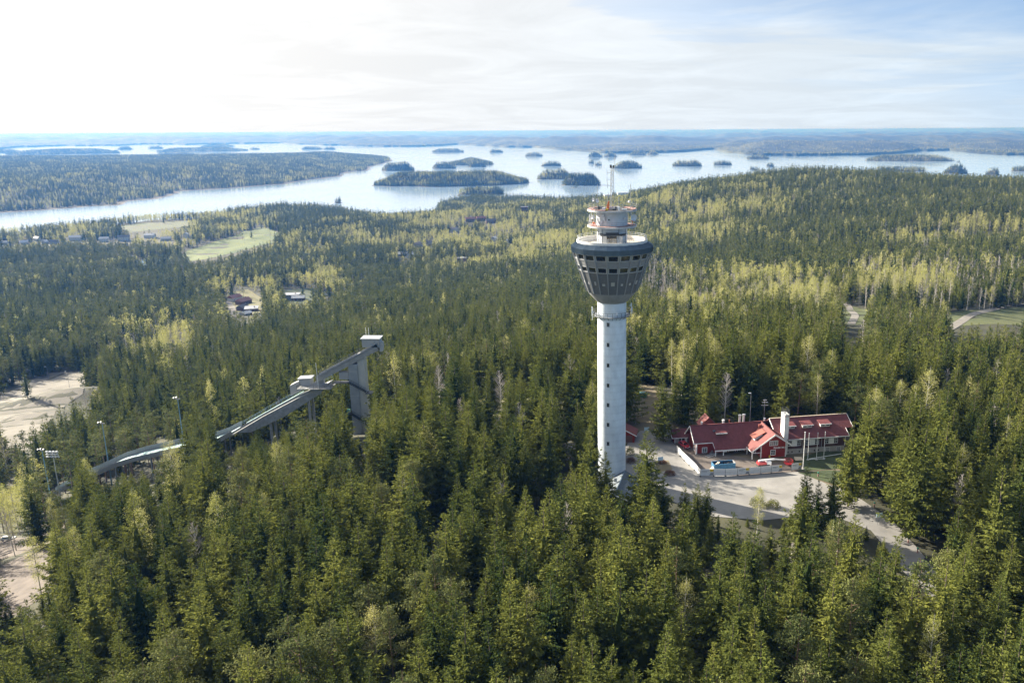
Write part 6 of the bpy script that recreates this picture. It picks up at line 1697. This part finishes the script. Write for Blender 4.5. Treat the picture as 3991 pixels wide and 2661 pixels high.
for (a, b_, lab) in (((28.6, -10.3), (33.6, -10.4), 'white lowered flagpole lying between the thin flagpole feet'), ((29.2, -9.9), (39.5, -8.0), 'long white pole lying on the grass bank under the flagpoles')):
    p0, p1 = uvw(*a), uvw(*b_)
    o = MB().tube((p0.x, p0.y, hz(p0.x, p0.y) + .45), (p1.x, p1.y, hz(p1.x, p1.y) + .45), .09, 8).build('fallen_pole', Wt); tag(o, lab, 'pole', 'white poles lying on the bank')
P = uvw(26.4, -9.0)
o = MB().hexa([(P.x - 1, P.y - .8, -.3), (P.x + 1.2, P.y - .6, -.3), (P.x + 1.2, P.y + .9, -.3), (P.x - 1, P.y + .8, -.3)], [(P.x - 1, P.y - .8, .7), (P.x + 1.2, P.y - .6, .55), (P.x + 1.2, P.y + .9, .95), (P.x - 1, P.y + .8, 1.1)]).build('crate', M['plank']); tag(o, 'wooden crate with slanted lid below the chimney', 'crate')
# ---------------------------------------------------------------- mast, aerial, bollard lamps, bushes, sign
def lamp_post(x, y, h, lab, grp, arm=1.2, m='steel'):
    g0 = hz(x, y)
    e = thing('lamp_post', lab, 'lamp post', (x, y, g0), 0, grp)
    MB().tube((0, 0, -.3), (0, 0, h), .1, 7, .06).build('pole', M[m], e)
    if arm:
        MB().tube((0, 0, h), (-arm, -.1, h + .25), .05, 5).build('arm', M[m], e)
    MB().box(-arm - .45, -arm + .25, -.22, .12, h + .18, h + .34).build('lamp_head', M['dish'], e)
p = uvw(19.0, 9.5)
lamp_post(p.x, p.y, 13.6, 'slim grey mast with white fittings rising behind the lodge ridge', None, .3)
p = uvw(23.4, 9.6)
g0 = hz(p.x, p.y); e = thing('tv_aerial', 'television aerial on a pole behind the lodge chimney', 'aerial', (p.x, p.y, g0))
MB().tube((0, 0, 0), (0, 0, 12.2 - g0), .07, 6).build('pole', M['steel'], e)
for z, l_ in ((11.9, 1.0), (11.2, 1.6), (10.3, 1.9)):
    mb = MB().beam((-l_ / 2, 0, z - g0), (l_ / 2, 0, z - g0), .07, .07)
    for i in range(5):
        mb.beam((-l_ / 2 + l_ * i / 4, -.35, z - g0 + .02), (-l_ / 2 + l_ * i / 4, .35, z - g0 + .02), .04, .04)
    mb.build('aerial_array', M['alu'], e)
for x, y, lab in ((1500 + 46, 970, 'red and green bollard lamp left of the lodge carport'), (1879, 1095, 'dark bollard lamp on the verge right of the tallest flagpole'), (2008, 1165, 'red bollard lamp where the road leaves the forecourt'), (2086, 1247, 'red bollard lamp beside the road, the upper of two'), (2107, 1270, 'red bollard lamp beside the road, the lower of two'), (1956, 1110, 'dark bollard lamp near the lodge end on the grass')):
    q = hit(x, y)
    e = thing('bollard_lamp', lab, 'bollard lamp', q, 0, 'bollard lamps round the forecourt')
    MB().tube((0, 0, 0), (0, 0, .95), .16, 8, .14).build('post', M['rust'], e)
    MB().lathe([(.14, .95), (.2, 1.0), (.2, 1.2), (.26, 1.22), (.24, 1.32), (.01, 1.4)], 10).build('lamp_head', M['green_box'], e)
def bush(q, r_, n, lab, m, h=1.0):
    rs = np.random.RandomState(int(q[0] * 10) % 999)
    P = rs.normal(0, 1, (n, 3)); P /= np.linalg.norm(P, axis=1)[:, None]; P *= rs.uniform(.5, 1, (n, 1)) * r_; P[:, 2] = np.abs(P[:, 2]) * h
    D = norm(P + rs.normal(0, .4 * r_, P.shape) + [0, 0, .5]); Sd = norm(np.cross(D, rs.normal(0, 1, P.shape)))
    V_, F_ = cards(P, D, Sd, rs.uniform(.2, .45, n), rs.uniform(.06, .14, n))
    o = thing('bush', lab, 'bush', q)
    c_ = bpy.data.objects.new('foliage', mesh_np('foliage', V_, F_, [m], attr={'tint': ('FLOAT', 'POINT', np.repeat(rs.rand(n), 4).astype(np.float32))})); COL.objects.link(c_); c_.parent = o
    mb = MB()
    for i in range(7):
        a = i * .9
        mb.tube((0, 0, 0), (math.cos(a) * r_ * .6, math.sin(a) * r_ * .6, r_ * .7 * h), .03, 4)
    mb.build('stem', M['bark'], o)
bush(hit(1538, 1090), 1.5, 900, 'rounded brown leafless bush on the forecourt edge', M['bush'], .8)
bush(hit(1520, 1063), 1.3, 700, 'low dark bush beside the white sign on the forecourt', M['bush'], .6)
bush(hit(1447, 1043), 1.4, 800, 'dark green bush against the right side of the tower', M['spruce'], 1.6)
bush(hit(1449, 1062), 1.3, 700, 'reddish bush at the foot of the tower on its right', M['bush'], 1.2)
bush(hit(1740, 1160), 2.0, 1200, 'green shrub at the near edge of the forecourt', M['pine'], 1.1)
bush(hit(1775, 1165), 1.8, 1000, 'second green shrub right of the first at the forecourt edge', M['spruce'], 1.1)
for x, y, lab, z0 in ((1517, 1068, 'pale blue sign board on two legs near the tower', 1.6), (2018, 1205, 'small white-blue sign on a post beside the road', 2.2), (1485, 1000, 'round blue sign on a post beside the red shed', 1.8)):
    q = hit(x, y)
    e = thing('sign', lab, 'sign', q, .2)
    MB().tube((-.35, 0, 0), (-.35, 0, z0), .04, 5).tube((.35, 0, 0), (.35, 0, z0), .04, 5).build('leg', M['steel'], e)
    MB().box(-.75, .75, -.03, .03, z0 - .2, z0 + .8).build('board', mat('sign_face', (.55, .72, .80), .5, var=.05), e)
q = hit(1477, 912)
e = thing('refuse_container', 'dark green container standing on the dirt clearing behind the tower', 'container', q, -.35)
MB().box(-1.3, 1.3, -.7, .7, .1, 1.5).build('body', M['green_box'], e)
MB().hexa([(-1.4, -.8, 1.5), (1.4, -.8, 1.5), (1.4, .8, 1.6), (-1.4, .8, 1.6)], [(-1.4, -.8, 1.58), (1.4, -.8, 1.58), (1.4, .8, 1.72), (-1.4, .8, 1.72)]).build('lid', mat('mint_lid', (.25, .48, .40), .5, var=.1), e)
for x, y, h, lab in ((930, 945, 11, 'tall brown lamp post in the glade right of the ski jump tower'), (1022, 965, 9, 'lamp post among spruces in the middle of the glade'), (1208, 935, 7, 'lamp post at the right end of the glade'), (160, 890, 11, 'lamp post on the ski slope with double head'), (62, 905, 9, 'lamp post at the far left of the ski slope'), (153, 985, 9, 'lamp post at the right edge of the ski slope'), (112, 870, 9, 'lamp post on the upper ski slope')):
    q = hit(x, y)
    lamp_post(q[0], q[1], h, lab, 'lamp posts in clearings', 1.0, 'wood_grey')

# ---------------------------------------------------------------- houses towards the lake
def house(x, y, w, d, h, rh, yaw, wall, roof, lab, storeys=1, grp='houses between the forest and the lake', flat=False, name='house'):
    if grp.startswith('houses of the lakeside'):
        w, d, yaw = w * .74, d * .85, yaw + (x * 7) % 50 - 25
    q = hit(x, y)
    e = thing(name, lab, 'house', q, math.radians(yaw), grp)
    MB().box(-w / 2, w / 2, -d / 2, d / 2, -3, h).build('wall', M[wall], e)
    if flat:
        r = MB().hexa([(-w / 2 - .5, -d / 2 - .5, h), (w / 2 + .5, -d / 2 - .5, h), (w / 2 + .5, d / 2 + .5, h + rh), (-w / 2 - .5, d / 2 + .5, h + rh)], [(-w / 2 - .5, -d / 2 - .5, h + .3), (w / 2 + .5, -d / 2 - .5, h + .3), (w / 2 + .5, d / 2 + .5, h + rh + .3), (-w / 2 - .5, d / 2 + .5, h + rh + .3)]).build('roof', M[roof], e)
    else:
        r = MB().prism([(-w / 2 - .5, -d / 2 - .6, h - .2), (-w / 2 - .5, 0, h + rh), (-w / 2 - .5, d / 2 + .6, h - .2)], (w + 1, 0, 0)).build('roof', M[roof], e)
    MB().box(w * .2, w * .2 + .9, -.4, .5, h + rh * .3, h + rh + .9).build('chimney', M['wall_brown'], r)
    nw = max(2, int(w / 4))
    for s_ in range(storeys):
        for i in range(nw):
            xx = -w / 2 + w * (i + .5) / nw; zz_ = .9 + s_ * 2.9
            o = MB().box(xx - .7, xx + .7, -d / 2 - .08, -d / 2 + .02, zz_, zz_ + 1.4).build('window', Wt, e)
            MB().box(xx - .55, xx + .55, -d / 2 - .11, -d / 2 - .07, zz_ + .12, zz_ + 1.28).build('pane', M['glass'], o)
    MB().box(w * .32, w * .32 + 1.0, -d / 2 - .1, -d / 2 + .02, 0, 2.1).build('door', M['wall_brown'], e)
VG = 'houses of the lakeside village at far left'
house(11, 562, 16, 10, 5, 4, 15, 'wall_white', 'roof_metal', 'leftmost house of the lakeside village', 1, VG)
house(56, 561, 20, 11, 5, 4, 20, 'wall_white', 'roof_metal', 'second house from the left in the lakeside village', 1, VG)
house(86, 553, 16, 10, 6, 4, 10, 'wall_white', 'roof_metal', 'house at the back of the village near its left end', 2, VG)
house(104, 560, 14, 10, 5, 4, 80, 'wall_grey', 'roof_metal', 'gable-fronted village house with bright metal roof', 1, VG)
house(125, 560, 20, 11, 5, 4, 15, 'wall_grey', 'roof_dark', 'dark-roofed village house left of the large pale block', 1, VG)
house(175, 553, 34, 13, 8, 4, 12, 'wall_white', 'roof_metal', 'large pale two-storey block with metal roof in the village', 2, VG)
house(240, 556, 24, 12, 8, 3.5, 10, 'wall_white', 'roof_metal', 'tall pale apartment house in the middle of the village', 2, VG)
house(285, 553, 32, 13, 9, 3.5, 8, 'wall_white', 'roof_dark', 'longest pale apartment block with dark roof in the village', 3, VG)
house(345, 547, 30, 13, 7, 4, 12, 'wall_white', 'roof_metal', 'pale block with bright metal roof right of the long block', 2, VG)
house(382, 554, 26, 12, 6, 4, 15, 'wall_grey', 'roof_metal', 'low grey village block with shining roof edge', 2, VG)
house(428, 546, 18, 12, 8, 4, 80, 'wall_white', 'roof_metal', 'pale gabled house at the right end of the village', 2, VG)
house(190, 574, 16, 10, 5, 3, 30, 'wall_white', 'roof_metal', 'white house among trees in front of the village', 1, VG)
house(285, 568, 20, 11, 5, 3, 12, 'wall_grey', 'roof_dark', 'grey house among trees below the long apartment block', 1, VG)
RG = 'red-roofed houses in the valley'
house(540, 690, 15, 10, 4.5, 3.2, 62, 'wall_white', 'roof_red', 'red-roofed house nearest the valley street', 1, RG)
house(560, 698, 16, 11, 4.5, 3.4, 65, 'wall_brown', 'roof_red', 'red-roofed house behind the street-side one in the valley', 1, RG)
house(558, 712, 11, 9, 4, 2.6, 70, 'wall_brown', 'roof_dark', 'dark-roofed house below the red-roofed pair', 1, RG)
house(578, 714, 14, 9, 3.2, 1.6, 15, 'wall_brown', 'roof_metal', 'low outbuilding with pale flat roof in the valley', 1, RG, True)
house(565, 724, 10, 9, 3, 2, 60, 'wall_grey', 'roof_metal', 'smallest pale-roofed shed at the lower end of the valley houses', 1, RG)
house(672, 686, 18, 9, 5.5, 1.2, 5, 'wall_grey', 'roof_metal', 'grey flat-roofed house among birches in the valley', 2, RG, True)
house(686, 690, 15, 9, 4, 2.4, 10, 'wall_brown', 'roof_metal', 'low grey-roofed house in front of the flat-roofed one', 1, RG)
house(752, 678, 12, 9, 6, 4, 75, 'wall_white', 'roof_dark', 'pale gabled house half hidden behind spruces in the valley', 2, RG)
SG = 'suburb houses between birches near the shore'
for x, y, w, d, h, rh, yaw, wall, roof, lab, st in ((927, 588, 26, 11, 5, 3, 10, 'wall_grey', 'roof_metal', 'long grey-roofed suburb house left of the white gable', 1), (945, 592, 12, 12, 6, 4, 80, 'wall_white', 'roof_metal', 'white gabled suburb house', 2), (1063, 601, 16, 10, 6.5, 1, 8, 'wall_brown', 'roof_metal', 'dark brown flat-roofed house in a shaded gap', 2), (1045, 531, 26, 12, 6, 3, 10, 'wall_white', 'roof_dark', 'white suburb block with dark roof', 2), (1080, 508, 24, 12, 6, 4, 15, 'wall_brown', 'roof_red', 'red-brown suburb block near the shore', 2), (1105, 506, 22, 12, 6, 4, 20, 'wall_brown', 'roof_red', 'second red-brown suburb block near the shore', 2), (1128, 512, 24, 12, 6, 4, 12, 'wall_brown', 'roof_dark', 'third brown suburb block near the shore', 2), (1040, 545, 20, 10, 5, 2, 12, 'wall_grey', 'roof_dark', 'dark low suburb house in the birches', 1), (960, 566, 22, 11, 5, 3, 15, 'wall_grey', 'roof_dark', 'grey suburb house with dark roof above the long house', 1), (985, 563, 14, 10, 6, 3, 70, 'wall_grey', 'roof_dark', 'dark gabled suburb house', 2), (1135, 553, 16, 10, 6, 3, 80, 'wall_white', 'roof_metal', 'white house in the middle of the suburb', 2), (1170, 558, 14, 10, 5, 3, 20, 'wall_white', 'roof_metal', 'small pale house right of the middle of the suburb', 1), (1250, 571, 18, 10, 5, 3, 15, 'wall_grey', 'roof_dark', 'grey suburb house near the tower', 1), (1205, 486, 20, 14, 12, 1, 10, 'wall_brown', 'roof_dark', 'tall brown apartment block near the shore', 3), (1430, 448, 40, 16, 9, 1, 10, 'wall_white', 'roof_metal', 'large white building on the shore behind the tower mast', 2), (1395, 452, 24, 14, 7, 1, 15, 'wall_white', 'roof_metal', 'low white building on the shore left of the large one', 2), (1560, 535, 16, 10, 6, 3, 60, 'wall_white', 'roof_dark', 'white house between birches right of the tower', 1), (1530, 520, 18, 10, 6, 3, 10, 'wall_grey', 'roof_dark', 'dark-roofed house among birches right of the tower', 1)):
    house(x, y, w, d, h, rh, yaw, wall, roof, lab, st, SG, rh <= 1)
# marina: floating piers
for i, (xa, xb, y) in enumerate(((892, 985, 489.5), (893, 985, 493), (894, 980, 497))):
    a, b_ = onz(xa, y, LAKE), onz(xb, y, LAKE)
    e = thing('boat_pier', ['outermost of three floating boat piers', 'middle one of three floating boat piers', 'innermost of three floating boat piers'][i], 'pier', (a[0], a[1], LAKE), 0, 'floating piers of the marina')
    d = b_ - a
    MB().beam((0, 0, .5), (d[0], d[1], .5), 2.6, .7).build('deck', M['wood_grey'], e)
    for k in range(12):
        f = k / 11
        MB().tube((d[0] * f, d[1] * f, -1), (d[0] * f, d[1] * f, 3.2), .25, 5).build('pile', M['wood_grey'], e)
# parked cars and the white hut by the lower car park
for x, y, lab, m_ in ((20, 1240, 'white car parked in the lot at far left', 'white_sheet'), (60, 1150, 'pale vehicle seen between trunks at far left', 'white_sheet')):
    q = hit(x, y)
    e = thing('parked_car', lab, 'car', (q[0], q[1], q[2] + .05), .2, 'cars in the lower car park')
    pr = [(2.15, .35), (2.2, .62), (2.05, .82), (1.15, .98), (.45, 1.45), (-1.35, 1.5), (-2.0, 1.05), (-2.15, .9), (-2.15, .35)]
    MB().hexa([(a, -.86 if z < 1 else -.66, z) for a, z in pr], [(a, .86 if z < 1 else .66, z) for a, z in pr]).build('body', M[m_], e, bevel=.08)
    MB().hexa([(.9, -.84, 1.02), (-1.5, -.84, 1.02), (-1.2, -.74, 1.40), (.4, -.74, 1.40)], [(.9, .84, 1.02), (-1.5, .84, 1.02), (-1.2, .74, 1.40), (.4, .74, 1.40)]).build('side_window', M['glass'], e)
    for sx in (1.35, -1.35):
        for sy in (-.78, .78):
            wheel(e, sx, sy)

# ---------------------------------------------------------------- haze
hzm = bpy.data.materials.new('haze'); hzm.use_nodes = True
t = hzm.node_tree; t.nodes.clear()
pv = N(t, 'ShaderNodeVolumePrincipled'); pv.inputs['Color'].default_value = (0.046, 0.148, 0.405, 1); pv.inputs['Absorption Color'].default_value = (0.76, 0.58, 0.20, 1)
pv.inputs['Density'].default_value = 0.00012; pv.inputs['Anisotropy'].default_value = 0.22
oo = N(t, 'ShaderNodeOutputMaterial'); L(t, pv.outputs[0], oo.inputs['Volume'])
hb = MB().box(-58000, 58000, -4000, 58000, LAKE - 12, CH + 1.5).build('haze', hzm)
hb['kind'] = 'stuff'; hb['label'] = 'pale blue haze lying over the whole landscape'; hb['category'] = 'haze'
